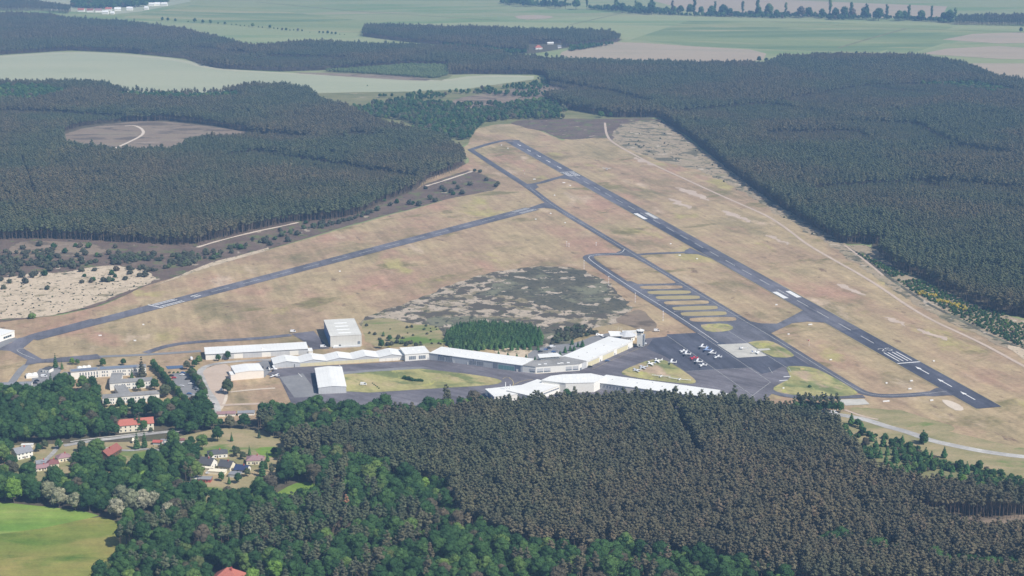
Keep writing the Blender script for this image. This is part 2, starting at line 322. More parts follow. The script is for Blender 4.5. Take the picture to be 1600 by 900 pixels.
sheet('meadow', [(-50, 0), (110, -10), (260, -14), (300, 2), (220, 18), (180, 22), (110, 18)], .05, M['field'])
sheet('ploughed_field', [(870, 84), (900, 74), (930, 69), (975, 65), (1090, 73), (1200, 79), (1190, 99), (1000, 99), (890, 92)], .13, M['fieldtan'], 1)
sheet('ploughed_field', [(1472, 62), (1520, 53), (1580, 51), (1660, 51), (1680, 66), (1560, 68)], .13, M['fieldtan'])
sheet('ploughed_field', [(1440, 84), (1480, 76), (1560, 72), (1680, 80), (1680, 94), (1560, 92)], .13, M['fieldtan'])
sheet('ploughed_field', [(1500, 99), (1680, 99), (1680, 130), (1580, 122), (1530, 112)], .13, M['fieldtan'])
sheet('ploughed_field', [(800, 25), (835, 23), (870, 26), (850, 30), (815, 31)], .13, M['fieldtan'], 1)
sheet('ploughed_field', [(1000, -4), (1130, -4), (1480, 10), (1470, 30), (1300, 26), (1100, 22)], .05, M['fieldtan'])
ribbon('ditch', [(400, 3), (560, 18), (780, 32)], 7, .13, M['scrub'], 0)
ribbon('ditch', [(890, 39), (965, 22)], 7, .14, M['scrub'], 0)
ribbon('ditch', [(1200, 33), (1310, 40), (1410, 44), (1600, 51)], 7, .15, M['scrub'], 0)
ribbon('ditch', [(1310, 75), (1360, 60), (1415, 45)], 9, .16, M['scrub'], 0)
ribbon('far_road', [(795, 85), (860, 90), (960, 93)], 9, .17, M['fieldrim'], 0)

# stands of trees: where their stems stand
PW = {}
def wp(name, pts): PW[name] = np.array([tuple(p) for p in UL(pts)]); return pts
near_pine = wp('near_pine', [(440, 722), (455, 700), (500, 698), (560, 687), (640, 675), (700, 660), (760, 651), (900, 644), (1050, 641), (1130, 646), (1200, 654), (1270, 668), (1305, 684), (1335, 716), (1352, 744), (1376, 766), (1440, 778), (1520, 786), (1750, 800), (1750, 812), (1470, 810), (1462, 824), (1500, 843), (1750, 853), (1800, 1010), (1350, 1010), (1350, 950), (1210, 905), (1100, 880), (960, 865), (870, 862), (800, 858), (720, 822), (700, 776), (600, 735), (500, 722)])
near_wood = wp('near_wood', [(150, 925), (178, 882), (190, 855), (215, 838), (270, 822), (325, 806), (352, 790), (388, 780), (410, 768), (428, 748), (440, 722), (500, 722), (600, 735), (700, 776), (720, 822), (800, 858), (870, 862), (960, 865), (1100, 880), (1210, 905), (1350, 950), (1350, 1010), (60, 1010)])
belt = wp('belt', [(400, 672), (408, 655), (430, 650), (500, 644), (560, 647), (620, 652), (700, 640), (760, 640), (760, 651), (700, 660), (640, 675), (560, 687), (500, 698), (455, 703), (440, 690), (420, 680)])
westwood = wp('westwood', [(-60, 624), (20, 620), (60, 624), (92, 612), (120, 610), (150, 622), (158, 652), (200, 652), (250, 648), (285, 640), (322, 638), (345, 672), (300, 680), (245, 668), (240, 655), (186, 655), (184, 684), (140, 684), (90, 690), (60, 695), (0, 692), (-60, 700)])
village = wp('village', [(-60, 700), (10, 700), (20, 740), (40, 748), (100, 735), (150, 712), (180, 712), (180, 728), (200, 740), (240, 728), (270, 700), (305, 712), (308, 770), (260, 776), (180, 765), (60, 760), (-60, 765)])
hedge = wp('hedge', [(-60, 785), (20, 787), (60, 790), (150, 800), (160, 806), (200, 825), (260, 812), (300, 798), (330, 785), (290, 772), (240, 770), (160, 762), (60, 765), (-60, 768)])
westforest = wp('westforest', [(-200, 137), (120, 138), (170, 142), (200, 152), (280, 154), (350, 152), (400, 143), (440, 140), (486, 148), (495, 162), (540, 178), (600, 205), (650, 215), (690, 225), (720, 243), (729, 258), (705, 270), (670, 282), (655, 296), (600, 318), (560, 338), (520, 345), (460, 348), (400, 362), (310, 383), (270, 384), (200, 380), (130, 376), (60, 374), (0, 376), (-200, 392)])
nwforest = wp('nwforest', [(-200, 92), (0, 86), (110, 79), (200, 83), (290, 92), (320, 103), (350, 108), (440, 112), (505, 110), (560, 108), (640, 102), (700, 104), (700, 117), (740, 116), (836, 117), (800, 96), (780, 88), (700, 80), (600, 77), (540, 74), (460, 72), (400, 80), (380, 76), (340, 66), (300, 56), (260, 50), (200, 42), (150, 38), (110, 36), (80, 29), (0, 27), (-200, 30)])
copse = wp('copse', [(566, 57), (620, 64), (700, 72), (790, 82), (830, 84), (858, 80), (900, 72), (960, 68), (972, 62), (955, 57), (900, 54), (800, 52), (700, 49), (600, 45), (570, 47)])
eastforest = wp('eastforest', [(800, 94), (860, 101), (1000, 105), (1190, 108), (1230, 96), (1300, 93), (1450, 97), (1500, 106), (1530, 118), (1560, 130), (1620, 140), (1850, 150), (1850, 560), (1700, 520), (1620, 500), (1560, 490), (1520, 475), (1480, 456), (1440, 436), (1395, 418), (1360, 392), (1362, 381), (1325, 382), (1310, 379), (1260, 351), (1200, 311), (1160, 283), (1120, 250), (1080, 218), (1030, 184), (960, 184), (880, 170), (850, 158), (900, 145), (860, 136), (850, 118), (836, 117)])
greenmix = wp('greenmix', [(560, 165), (640, 160), (700, 165), (790, 165), (850, 158), (880, 170), (960, 184), (860, 187), (800, 187), (760, 192), (742, 205), (735, 218), (700, 222), (650, 215), (600, 205), (540, 178)])
youngwood = wp('youngwood', [(505, 112), (560, 108), (640, 102), (700, 104), (700, 118), (680, 123), (620, 119), (560, 115)])
scrubstrip = wp('scrubstrip', [(560, 148), (640, 146), (700, 148), (780, 138), (850, 128), (900, 145), (850, 158), (790, 150), (700, 155), (600, 160)])
pinepatch = wp('pinepatch', [(694, 538), (700, 522), (720, 512), (770, 508), (830, 515), (848, 526), (846, 540), (820, 545), (760, 546), (712, 548)])

sheet('forest_floor', [(-300, 700), (-300, 632), (60, 622), (160, 640), (330, 640), (420, 640), (700, 636), (1100, 638), (1240, 650), (1320, 690), (1380, 765), (1800, 790), (1800, 1080), (-300, 1080)], .05, M['floor'], 1, 2)
sheet('forest_floor', westforest, .08, M['floor'], 0, 3, 15); sheet('forest_floor', nwforest, .10, M['floor'], 0, 4, 20)
sheet('forest_floor', copse, .10, M['floor']); sheet('forest_floor', eastforest, .08, M['floor'], 0, 3, 15)
sheet('scrub_ground', [(500, 112), (560, 108), (710, 104), (705, 120), (690, 126), (620, 122), (560, 119)], .11, M['scrub'])
sheet('clearing', [(440, 113), (520, 114), (620, 118), (680, 124), (660, 127), (560, 121)], .12, M['clearing'], 1)
sheet('scrub_ground', [(480, 146), (560, 144), (640, 143), (720, 140), (850, 122), (905, 140), (1035, 180), (1000, 190), (745, 215), (700, 240), (640, 225), (520, 190)], .06, M['scrub'], 0, 4, 12)
sheet('clearing', [(565, 162), (640, 158), (700, 160), (720, 152), (760, 146), (850, 130), (900, 146), (850, 160), (790, 168), (700, 170), (620, 172), (585, 168)], .12, M['clearing'], 1, 4, 10)
sheet('clearing', [(100, 210), (130, 201), (165, 195), (210, 190), (260, 190), (330, 198), (388, 207), (385, 222), (300, 236), (275, 248), (180, 249), (106, 240)], .12, M['clearing'], 0, 4, 8)
ribbon('sandy_track', [(175, 234), (200, 223), (224, 211), (224, 203), (212, 196), (195, 197)], 5, .16, M['trackwhite'])
# airfield grass
sheet('airfield_grass', [(-120, 560), (-60, 512), (0, 503), (100, 492), (160, 478), (230, 446), (330, 415), (420, 391), (560, 350), (700, 312), (760, 296), (782, 288), (752, 268), (728, 245), (726, 232), (738, 210), (748, 200), (775, 195), (800, 194), (840, 204), (880, 220), (930, 190), (1030, 186), (1130, 258), (1200, 313), (1325, 385), (1420, 458), (1500, 500), (1600, 548), (1800, 640), (1800, 800), (1380, 765), (1330, 700), (1270, 650), (1150, 640), (800, 640), (550, 650), (330, 660), (330, 640), (160, 635), (60, 625), (-120, 625)], .13, M['airgrass'], 0, 3, 12)
# heaths
sheet('airfield_grass', [(640, 306), (668, 279), (705, 267), (733, 254), (732, 236), (722, 232), (735, 222), (745, 250), (775, 285), (700, 315)], .12, M['airgrass'], 0, 2, 8)
sheet('heath', [(-200, 384), (0, 372), (130, 372), (270, 380), (320, 376), (470, 342), (560, 335), (600, 315), (640, 302), (665, 288), (730, 266), (752, 272), (782, 286), (770, 298), (700, 311), (560, 348), (420, 390), (330, 415), (230, 447), (150, 480), (90, 492), (0, 504), (-200, 520)], .17, M['heath'], 0, 2.5, 8)
sheet('sand_flat', [(-200, 440), (0, 436), (60, 425), (90, 428), (160, 415), (195, 416), (235, 425), (245, 440), (200, 455), (150, 475), (90, 492), (60, 496), (0, 500), (-200, 512)], .20, M['sand'], 1, 4, 5, sc=.06)
sheet('sand_flat', [(240, 447), (330, 411), (420, 387), (420, 391), (330, 417)], .21, M['sand'], 0, 2, 5)
sheet('heath_clearing', [(15, 388), (40, 376), (140, 380), (170, 390), (150, 400), (60, 402), (20, 398)], .21, M['clearing'], 1, 4, 8)
for P_ in ([(308, 387), (340, 377), (400, 362), (440, 354), (466, 348)], [(666, 291), (690, 284), (720, 274), (738, 268)]): ribbon('sandy_track', P_, lambda t: 4.2+1.8*math.sin(t*23)*math.sin(t*9+1), .24, M['trackwhite'])
sheet('heath', [(556, 500), (600, 485), (640, 472), (700, 447), (760, 428), (820, 418), (880, 416), (915, 424), (950, 440), (975, 468), (990, 485), (968, 503), (935, 512), (900, 522), (870, 530), (800, 548), (690, 540), (640, 520), (580, 520)], .17, M['heathsand'], 1, 5, 6, sc=.05)
sheet('heath', [(790, 430), (850, 417), (900, 420), (940, 440), (970, 470), (985, 484), (960, 492), (900, 487), (850, 480), (810, 466), (740, 462), (770, 442)], .20, M['heathdark'], 1, 16, 4, sc=.05)
sheet('heath', [(650, 500), (700, 494), (770, 496), (830, 505), (880, 518), (900, 528), (880, 545), (830, 552), (700, 540), (670, 512)], .20, M['heathdark'], 1, 8, 5, sc=.06)
sheet('scrub_ground', [(560, 505), (600, 495), (640, 505), (690, 512), (700, 545), (640, 542), (575, 545)], .21, M['meadow'], 1, 4, 6)
sheet('bare_mound', [(955, 503), (985, 486), (1003, 484), (1020, 500), (1030, 514), (1008, 520), (985, 510)], .21, M['clearing'], 1, 2, 6)
sheet('heath', [(790, 190), (850, 186), (950, 186), (1035, 184), (1080, 222), (1105, 245), (1060, 252), (1010, 240), (960, 222), (945, 214), (880, 220), (850, 205), (820, 200)], .17, M['heath'], 1, 4, 8)
sheet('heath', [(955, 205), (985, 190), (1035, 188), (1100, 240), (1160, 283), (1200, 312), (1280, 360), (1320, 385), (1290, 380), (1230, 345), (1170, 305), (1100, 268), (1040, 255), (960, 225)], .20, M['heathgrass'], 1, 7, 5, sc=.05)
sheet('heath', [(1310, 384), (1365, 383), (1395, 418), (1440, 438), (1480, 458), (1560, 492), (1700, 525), (1800, 600), (1700, 590), (1600, 550), (1540, 522), (1480, 493), (1420, 457), (1360, 408)], .17, M['heathgrass'], 1, 3, 8)
ribbon('ditch', [(1322, 386), (1350, 402), (1385, 432), (1420, 456), (1450, 476), (1500, 500), (1540, 522), (1600, 547), (1700, 590)], 4.5, .21, M['heathdark'])
ribbon('sandy_track', [(1320, 384), (1345, 402), (1380, 431)], 3, .23, M['track'])
ribbon('sandy_track', [(945, 192), (948, 215), (965, 228), (1000, 247), (1030, 262), (1070, 280), (1120, 303), (1170, 325), (1200, 338), (1230, 358), (1260, 382), (1300, 405), (1345, 430), (1380, 452), (1420, 480), (1460, 503), (1500, 521), (1540, 540), (1580, 562), (1650, 600)], 4, .23, M['track'])
sheet('sand_patch', [(1565, 538), (1600, 545), (1660, 580), (1640, 585), (1600, 562)], .22, M['sand'], 1, 2, 5)
sheet('tussock_strip', [(1270, 352), (1325, 384), (1350, 404), (1420, 458), (1500, 500), (1600, 548), (1600, 556), (1500, 512), (1420, 472), (1350, 420), (1290, 380)], .20, M['heathgrass'], 1, 6, 4, sc=.06)
for k_, (x_, y_, a_) in enumerate(((1085, 300, 30), (1060, 315, 22), (1150, 335, 26), (1005, 250, 20), (1215, 372, 22), (1330, 450, 24), (1400, 500, 22), (1455, 520, 26))): sheet('worn_patch', [(x_-a_, y_-a_*.25), (x_-a_*.2, y_-a_*.1), (x_+a_*.8, y_+a_*.35), (x_+a_, y_+a_*.55), (x_+a_*.2, y_+a_*.3), (x_-a_*.6, y_)], .18, M['track'], 1, 7, 3, sc=.07)
sheet('sand_patch', [(1466, 625), (1482, 626), (1505, 636), (1507, 643), (1490, 642)], .22, M['trackwhite'], 1, 2, 4)
sheet('scrub_ground', [(1290, 640), (1400, 655), (1500, 680), (1600, 700), (1800, 740), (1800, 800), (1520, 785), (1376, 770), (1340, 720), (1300, 680)], .17, M['meadow'], 0, 3, 8)
sheet('scrub_ground', [(1310, 680), (1400, 700), (1480, 720), (1600, 750), (1750, 770), (1750, 796), (1520, 786), (1376, 768), (1340, 720)], .20, M['scrub'], 0, 4, 8)
sheet('scrub_ground', [(1325, 640), (1380, 636), (1440, 650), (1500, 672), (1440, 672), (1370, 660)], .19, M['meadow'], 1, 7, 4, sc=.06)
sheet('clearing', [(1380, 800), (1470, 806), (1750, 806), (1750, 856), (1500, 846), (1400, 820)], .19, M['clearing'], 0, 2, 8)
ribbon('road', [(1265, 641), (1300, 647), (1350, 655), (1385, 667), (1420, 676), (1450, 688), (1490, 697), (1540, 707), (1600, 715), (1700, 722)], 8.5, .24, M['road'])
ribbon('sandy_track', [(1298, 650), (1308, 662), (1322, 682), (1330, 700)], 5, .235, M['track'])
ribbon('sandy_track', [(1320, 641), (1350, 652), (1372, 656)], 3, .232, M['track'])
# village ground
sheet('village_meadow', [(240, 690), (300, 678), (345, 668), (400, 672), (440, 684), (450, 705), (440, 735), (420, 765), (395, 782), (350, 796), (322, 806), (290, 790), (270, 740), (240, 710)], .10, M['meadow'], 1, 2, 5)
sheet('village_meadow', [(-80, 700), (60, 695), (140, 692), (240, 690), (230, 770), (60, 770), (-80, 770)], .10, M['meadow'], 0)
sheet('village_meadow', [(230, 770), (250, 752), (310, 762), (320, 785), (280, 800), (240, 790)], .13, M['meadow'], 1)
sheet('village_meadow', [(415, 785), (440, 765), (470, 752), (500, 758), (495, 778), (450, 792)], .13, M['greenstrip'], 1)
sheet('village_meadow', [(380, 675), (420, 672), (445, 690), (440, 712), (400, 700)], .13, M['meadow'], 1)
sheet('village_meadow', [(395, 700), (440, 698), (445, 715), (410, 715)], .14, M['greenstrip'], 1)
sheet('bright_field', [(-80, 782), (20, 787), (80, 793), (130, 799), (155, 806), (140, 810), (60, 827), (-80, 845)], .14, M['greenstrip'], 0)
sheet('tall_grass_field', [(-80, 845), (60, 827), (140, 810), (160, 808), (195, 820), (222, 830), (205, 860), (180, 890), (150, 930), (60, 1040), (-80, 1040)], .13, M['nearmeadow'], 0)
ribbon('road', [(100, 697), (140, 690), (200, 683), (245, 677), (300, 672), (335, 655), (341, 643), (335, 625), (322, 610), (315, 590), (310, 582), (325, 570), (380, 564), (440, 562)], 6, .24, M['road'])
ribbon('sidewalk', [(110, 691), (140, 686.5), (200, 680), (240, 675)], 2, .26, M['concrete'])
ribbon('village_lane', [(20, 748), (60, 728), (85, 708), (95, 690)], 4, .22, M['road'])
ribbon('village_lane', [(160, 700), (200, 706), (240, 700), (300, 722), (300, 760)], 4, .22, M['road'])

# ------------------------------------------------------------------ airfield pavement
L1, L2_ = U(1527, 639.5), U(874.3, 270.2); R1, R2_ = U(1564, 636.3), U(898.4, 268.2)
na = (L1+R1)/2; fb = (L2_+R2_)/2; RD = (fb-na).normalized(); RN = Vector((RD.y, -RD.x)) # to the right seen from the near end
RW = ((R1-L1).dot(RN)+(R2_-L2_).dot(RN))/2
FARL = (U(802, 221)-na).dot(RD)
print('runway width', RW, 'to far threshold', (fb-na).length, 'length', FARL, 'dir', RD)
def RP(t, s=0): return na+RD*t+RN*s
runway = mesh_obj('runway', [(*RP(0, -RW/2), .565), (*RP(0, RW/2), .565), (*RP(FARL, RW/2), .565), (*RP(FARL, -RW/2), .565)], [(0, 1, 2, 3)], M['asph'])
runway['kind'] = 'structure'
for s in (-1, 1):
    mesh_obj('grass_verge', [(*RP(-3, s*(RW/2-.5)-1.6), .50), (*RP(-3, s*(RW/2-.5)+1.6), .50), (*RP(FARL, s*(RW/2-.5)+1.6), .50), (*RP(FARL, s*(RW/2-.5)-1.6), .50)], [(0, 1, 2, 3)], M['stripgrass'])['kind'] = 'structure'
for t0, t1, s0, s1 in ((0, 265, -RW/2, RW/2), (640, 900, -RW/2, 1)):
    mesh_obj('runway_resurfacing', [(*RP(t0+.3, s0+.2), .588), (*RP(t0+.3, s1-.2), .588), (*RP(t1, s1-.2), .588), (*RP(t1, s0+.2), .588)], [(0, 1, 2, 3)], M['asphblue'], runway)
def tpar(px, py): return (U(px, py)-na).dot(RD)
ZM = .31
def bars(t0, t1, n=4, wd=1.5, gap=1.3, mat='white'):
    for s in (-1, 1):
        for i in range(n):
            c = s*(1.8+i*(wd+gap)+wd/2)
            quad('threshold_bar', RP(t0, c), RP(t1, c), wd/2, ZM, M[mat], runway)
tn = tpar(1420, 567.5); tf = tpar(886, 269.2)
quad('threshold_line', RP(tn, -RW/2+.6), RP(tn, RW/2-.6), 1.0, ZM, M['white'], runway)
quad('threshold_line', RP(tf, -RW/2+.6), RP(tf, RW/2-.6), 1.0, ZM, M['white'], runway)
bars(tn+6, tn+37, 2, 1.15, 2.9); bars(tf-38, tf-5, 3, 1.1, 1.9)
for a, b in (((1208, 457), (1226, 467)), ((993, 334), (1010, 343))):
    t0, t1 = tpar(*b), tpar(*a)
    for s in (-1, 1): quad('aiming_point_marking', RP(t0, s*7.6), RP(t1, s*7.6), 2.9, ZM, M['white' if s < 0 or a[0] > 1100 else 'whiteworn'], runway)
def arrow(tc, L, head):   # head: +1 points to the far end
    a, b = RP(tc-L/2*head), RP(tc+L/2*head)
    quad('arrow_shaft', a, b, .55, ZM, M['white'], runway)
    t1 = tc+L/2*head
    mesh_obj('arrow_head', [(*RP(t1, -1.9), ZM*2+.02), (*RP(t1, 1.9), ZM*2+.02), (*RP(t1+9*head, 0), ZM*2+.02)], [(0, 1, 2) if head > 0 else (1, 0, 2)], M['white'], runway)
for px, py in ((1514, 619), (1476, 599), (1440, 579.5)): arrow(tpar(px, py)-4, 17, 1)
for px, py in ((814, 227), (829, 235.5), (844, 244), (860, 252.5), (877, 262)): arrow(tpar(px, py)+4, 15, -1)
t = tn+70
while t < tf-60:
    quad('centre_line_dash', RP(t), RP(t+28), .38, ZM, M['whiteworn'], runway); t += 50
for i in range(34):
    near_ = i % 2; t_ = (tn+30+random.uniform(0, 330)) if near_ else (tf-30-random.uniform(0, 330)); s_ = random.choice((-2.6, 2.4))+random.gauss(0, .9)
    quad('tyre_mark', RP(t_, s_), RP(t_+random.uniform(15, 70), s_+random.uniform(-.4, .4)), random.uniform(.15, .45), .303, M['asphblue'], runway)
# designation figures by the near threshold: 2 5 as painted strokes (seen from the near end)
def stroke(pts, tb, sb, k, nm='painted_figure'):
    P_ = [RP(tb+y*k, sb+x*k) for x, y in pts]
    o = ribbon(nm, P_, .9, ZM+.01, M['whiteworn'], 1, True, runway); return o
stroke([(-1.2, 3.2), (-.6, 4), (.6, 4), (1.2, 3), (.8, 1.8), (-1.2, 0), (1.3, 0)], tn+42, -3.6, 2.2)
stroke([(1.2, 4), (-1, 4), (-1.1, 2.4), (.6, 2.5), (1.2, 1.3), (.6, 0), (-1.2, .2)], tn+42, 3.6, 2.2)

# runway two
def line2(x): return 435-(x-400)*(435-334)/400.0
A2, B2 = U(243, 479.5), U(832, 326.5)
RW2 = (U(400, 440.8)-U(400, 430)).dot(Vector((math.sin(0), 1))) ; d2 = (B2-A2).normalized(); RW2 = abs((U(400, 440.8)-U(400, 430)).dot(Vector((-d2.y, d2.x))))
print('runway2 width', RW2, (B2-A2).length)
n2 = Vector((-d2.y, d2.x)); LEN2 = (B2-A2).length
def R2P(t, s=0): return A2+d2*t+n2*s
run2 = mesh_obj('runway', [(*R2P(-160, -RW2/2+2), .565), (*R2P(LEN2, -RW2/2), .565), (*R2P(LEN2, RW2/2), .565), (*R2P(-160, RW2/2-2), .565)], [(0, 1, 2, 3)], M['asph']); run2['kind'] = 'structure'
ribbon('taxiway', [(150, 500), (100, 513.5), (70, 520.5), (50, 526), (38, 533), (20, 540), (0, 549), (-40, 565)], 13, .24, M['asph'])
for t0 in (0,):
    quad('threshold_line', R2P(t0, -RW2/2+.5), R2P(t0, RW2/2-.5), .9, ZM, M['white'], run2)
for s in (-6, -3, 0, 3, 6):
    if s == 0: continue
    quad('threshold_bar', R2P(3, s*RW2/18), R2P(34, s*RW2/18), .75, ZM, M['white'], run2)
    quad('threshold_bar', R2P(LEN2-36, s*RW2/18), R2P(LEN2-2, s*RW2/18), .75, ZM, M['whiteworn'], run2)
for s in (-2.6, 2.6): quad('touchdown_bar', R2P(52, s), R2P(62, s), .9, ZM, M['white'], run2)
t = 80
while t < LEN2-60:
    quad('centre_line_dash', R2P(t), R2P(t+27), .36, ZM, M['whiteworn'], run2); t += 48
# taxiways
BT = [(735, 234.5), (750, 244), (780, 264), (828, 294), (857, 317), (890, 338), (927, 360), (976, 389.6), (1063, 442.6), (1103, 466), (1161, 501), (1196, 521), (1250, 555), (1313, 594), (1338, 609), (1352, 615.5), (1380, 620), (1435, 617.5), (1480, 612)]
taxi_b = ribbon('taxiway', BT, 10.5, .25, M['asphtaxi'])
ribbon('taxiway', [(735, 234.5), (760, 226), (790, 219), (812, 220)], 11, .26, M['asphtaxi'], 1)
ribbon('taxiway', [(817, 289), (838, 288), (872, 278), (892, 273)], 10, .26, M['asphtaxi'], 1)
sheet('taxiway_fillet', [(820, 289), (836, 287), (842, 293), (834, 297)], .27, M['asphtaxi'])
sheet('taxiway_fillet', [(833, 323), (847, 318), (866, 320), (880, 332), (866, 327), (850, 325), (838, 327)], .27, M['asphtaxi'])
ribbon('taxiway', [(828, 327), (845, 321.5), (858, 317)], 11, .26, M['asph'], 0)
sheet('taxiway_fillet', [(872, 279), (890, 273), (905, 281), (915, 292), (900, 284), (885, 280)], .27, M['asph'])
ribbon('taxiway', [(990, 399), (1018, 396.6), (1060, 395.4), (1085, 394)], 8.5, .26, M['asphtaxi'], 1)
sheet('taxiway_fillet', [(1070, 392), (1078, 388), (1092, 394), (1110, 404), (1090, 397.5), (1070, 397)], .27, M['asph'])
ribbon('taxiway', [(1196, 520), (1224, 507), (1250, 494), (1262, 487)], 12, .26, M['asphtaxi'], 1)
sheet('taxiway_fillet', [(1173, 503), (1190, 506), (1215, 506.5), (1228, 505), (1205, 520), (1196, 519)], .27, M['asphtaxi'])
sheet('taxiway_fillet', [(1255, 489), (1262, 482), (1300, 505), (1330, 523), (1290, 505), (1262, 503), (1235, 506), (1240, 499)], .27, M['asph'])
sheet('taxiway_fillet', [(1462, 607), (1474, 606), (1496, 619), (1482, 618.5), (1460, 620), (1440, 619)], .27, M['asph'])
AT = [(990, 398), (955, 397.5), (928, 398.5), (917, 402), (925, 409.5), (951.6, 427.5), (994, 455), (1040, 482.6), (1081, 509), (1110, 528)]
ribbon('taxiway', AT, 13, .26, M['asphtaxi'], 2)
sheet('taxiway_fillet', [(960, 397), (972, 391), (980, 392), (1000, 404), (985, 402)], .27, M['asphtaxi'])
sheet('parking_lanes', [(980, 440), (1052, 438), (1068, 446), (1160, 500), (1205, 533), (1140, 540), (1110, 528), (1088, 513), (1040, 483)], .24, M['asphtaxi'])
# apron
sheet('apron', [(416, 586), (431, 577), (467, 574), (600, 567), (634, 565), (671, 562.5), (771, 574.5), (816, 580.5), (837, 585), (905, 579.5), (917, 574.5), (991.5, 541.7), (1007, 537), (1006, 530), (1020, 528), (1042, 527), (1042, 523), (1088, 520.7), (1165, 500), (1215, 532), (1275, 574), (1340, 612), (1300, 621), (1275, 624), (1237, 622.5), (1206, 616), (1180, 640), (1000, 642), (800, 640), (700, 632), (560, 650), (455, 630), (437, 592)], .22, M['asphpurple'])
sheet('apron_resurfacing', [(1042, 523), (1088, 520.7), (1104, 520), (1165, 502), (1207, 532.7), (1240, 556), (1262, 570), (1272, 574.5), (1249, 572.7), (1222, 573.5), (1205, 582), (1190, 585), (1174, 575), (1160, 576.5), (1071, 580.5), (1040, 558), (1010, 545), (1020, 530), (1042, 526)], .23, M['asphblue'])
ribbon('taxiway', [(1206, 611), (1218, 617), (1242, 620.8), (1284, 622.5), (1350, 620)], 9, .26, M['asphtaxi'])
def island(name, pts, sm=1, mat='islandgrass'): sheet(name, pts, .28, M[mat], sm)
island('grass_island', [(929, 400), (965, 399.5), (989, 401.5), (1056, 441), (1054, 443.5), (1020, 444), (988, 444.5), (927, 404)], 1, 'airgrass')
ends = [((999, 450), (1067, 449)), ((1011, 458), (1080, 457)), ((1024, 466), (1094, 465)), ((1037, 474.3), (1108, 472.7)), ((1050, 483), (1122, 481)), ((1063, 491.6), (1136, 490)), ((1077, 500.5), (1151, 499))]
for i, (a, b) in enumerate(ends):
    h = 2.7+i*.12
    island('grass_island', [(a[0], a[1]), (a[0]+1.5, a[1]-h), (b[0]-3, b[1]-h), (b[0], b[1]), (b[0]-1.5, b[1]+h), (a[0]+6, a[1]+h)], 2, 'stripgrass' if i % 3 else 'airgrass')
island('grass_island', [(1092, 508.5), (1105, 507), (1129, 506), (1140, 508), (1147.4, 513), (1138, 518.4), (1106, 520)], 1)
island('grass_island', [(1169, 535.5), (1185, 533), (1203, 533), (1220, 540.5), (1240.5, 554.5), (1240, 558), (1226, 560), (1203, 558), (1170, 537)], 1)
island('grass_island', [(1227.5, 573), (1249.5, 572.7), (1271.6, 575), (1298, 587.5), (1341, 613), (1338, 617.5), (1318, 620), (1277, 620.2), (1237, 618), (1215, 613.7), (1206, 608), (1219, 600), (1235.8, 592.4), (1231.6, 582)], 1)
island('grass_island', [(968, 583), (985, 574), (1017, 562), (1036, 561.5), (1058.5, 573.7), (1086, 593), (1088, 599), (1078, 601), (1036, 597), (980, 589)], 2)
island('grass_island', [(527, 586), (575, 580.5), (650, 576), (687, 580), (750, 587.5), (783, 594), (784, 599), (765, 603), (675, 608), (545, 616.5), (530, 600)], 1)
island('grass_island', [(-60, 545), (15, 549), (43, 563), (36, 571), (0, 600), (-60, 600)], 0, 'airgrass')
sheet('apron', [(-60, 565), (0, 549), (28, 529), (48, 526), (60, 525), (36, 545), (66, 562), (152, 554), (160, 561), (110, 566), (60, 568), (38, 572), (43, 563), (16, 549), (0, 556), (-60, 590)], .26, M['asph'])
sheet('apron', [(-60, 556), (-60, 545), (24, 528), (28, 530), (0, 545)], .27, M['greyslab'])
ribbon('service_road', [(40, 570), (28, 585), (14, 605)], 7, .25, M['greyslab'])
ribbon('service_road', [(152, 558), (230, 555), (314, 549)], 7, .25, M['greyslab'])
ribbon('service_road', [(228, 552), (260, 541), (300, 535), (400, 530), (455, 524)], 9, .26, M['asph'])
sheet('hangar_forecourt', [(455, 522), (490, 518), (515, 545), (488, 547), (476, 535)], .27, M['asphpurple'])
sheet('grey_apron', [(437, 590), (467, 586), (473, 584), (500, 620), (460, 622)], .25, M['greyslab'])
sheet('grey_apron', [(520, 583), (600, 577), (640, 574), (672, 575.5), (650, 577.5), (575, 582), (527, 587)], .29, M['greyslab'])
sheet('concrete_stand', [(1120.6, 539.3), (1168, 537), (1198.5, 557), (1152, 560)], .29, M['concrete'])
sheet('concrete_stand', [(1183, 546), (1202, 545), (1204, 547.5), (1187, 549)], .30, M['concrete'])
sheet('concrete_pad', [(1308, 625), (1350, 624), (1359, 632.5), (1322, 634.5)], .26, M['concrete'])
sheet('yard', [(300, 590), (330, 572), (360, 568), (361, 594), (345, 640), (330, 640), (320, 610)], .22, M['track'], 1, 1, 4)
sheet('yard', [(385, 572), (420, 562), (425, 578), (414, 590)], .23, M['greyslab'])
sheet('car_park', [(268, 585), (290, 581), (303, 590), (330, 620), (290, 622), (272, 600)], .235, M['greyslab'])
sheet('car_park', [(50, 592), (62, 577), (92, 572), (96, 580), (78, 600), (60, 612), (48, 612)], .235, M['greyslab'])
sheet('car_park', [(822, 556), (836, 546), (862, 540), (885, 538), (905, 535), (930, 524), (960, 520), (950, 532), (900, 552), (880, 560), (830, 563)], .235, M['greyslab'], 1)
sheet('sandy_verge', [(770, 548), (800, 540), (830, 545), (835, 556), (815, 562), (780, 556)], .23, M['sand'], 1)
sheet('pond', [(258.5, 573), (285, 571.5), (287, 576), (262, 577.5)], .25, M['pond'])
ribbon('sandy_track', [(360, 613), (400, 609), (430, 607)], 3, .24, M['trackwhite'])
ribbon('sandy_track', [(350, 611), (352, 622), (347, 633), (341, 642)], 5, .22, M['trackwhite'])
ribbon('sandy_track', [(345, 634), (380, 632), (440, 631)], 5, .239, M['track'])
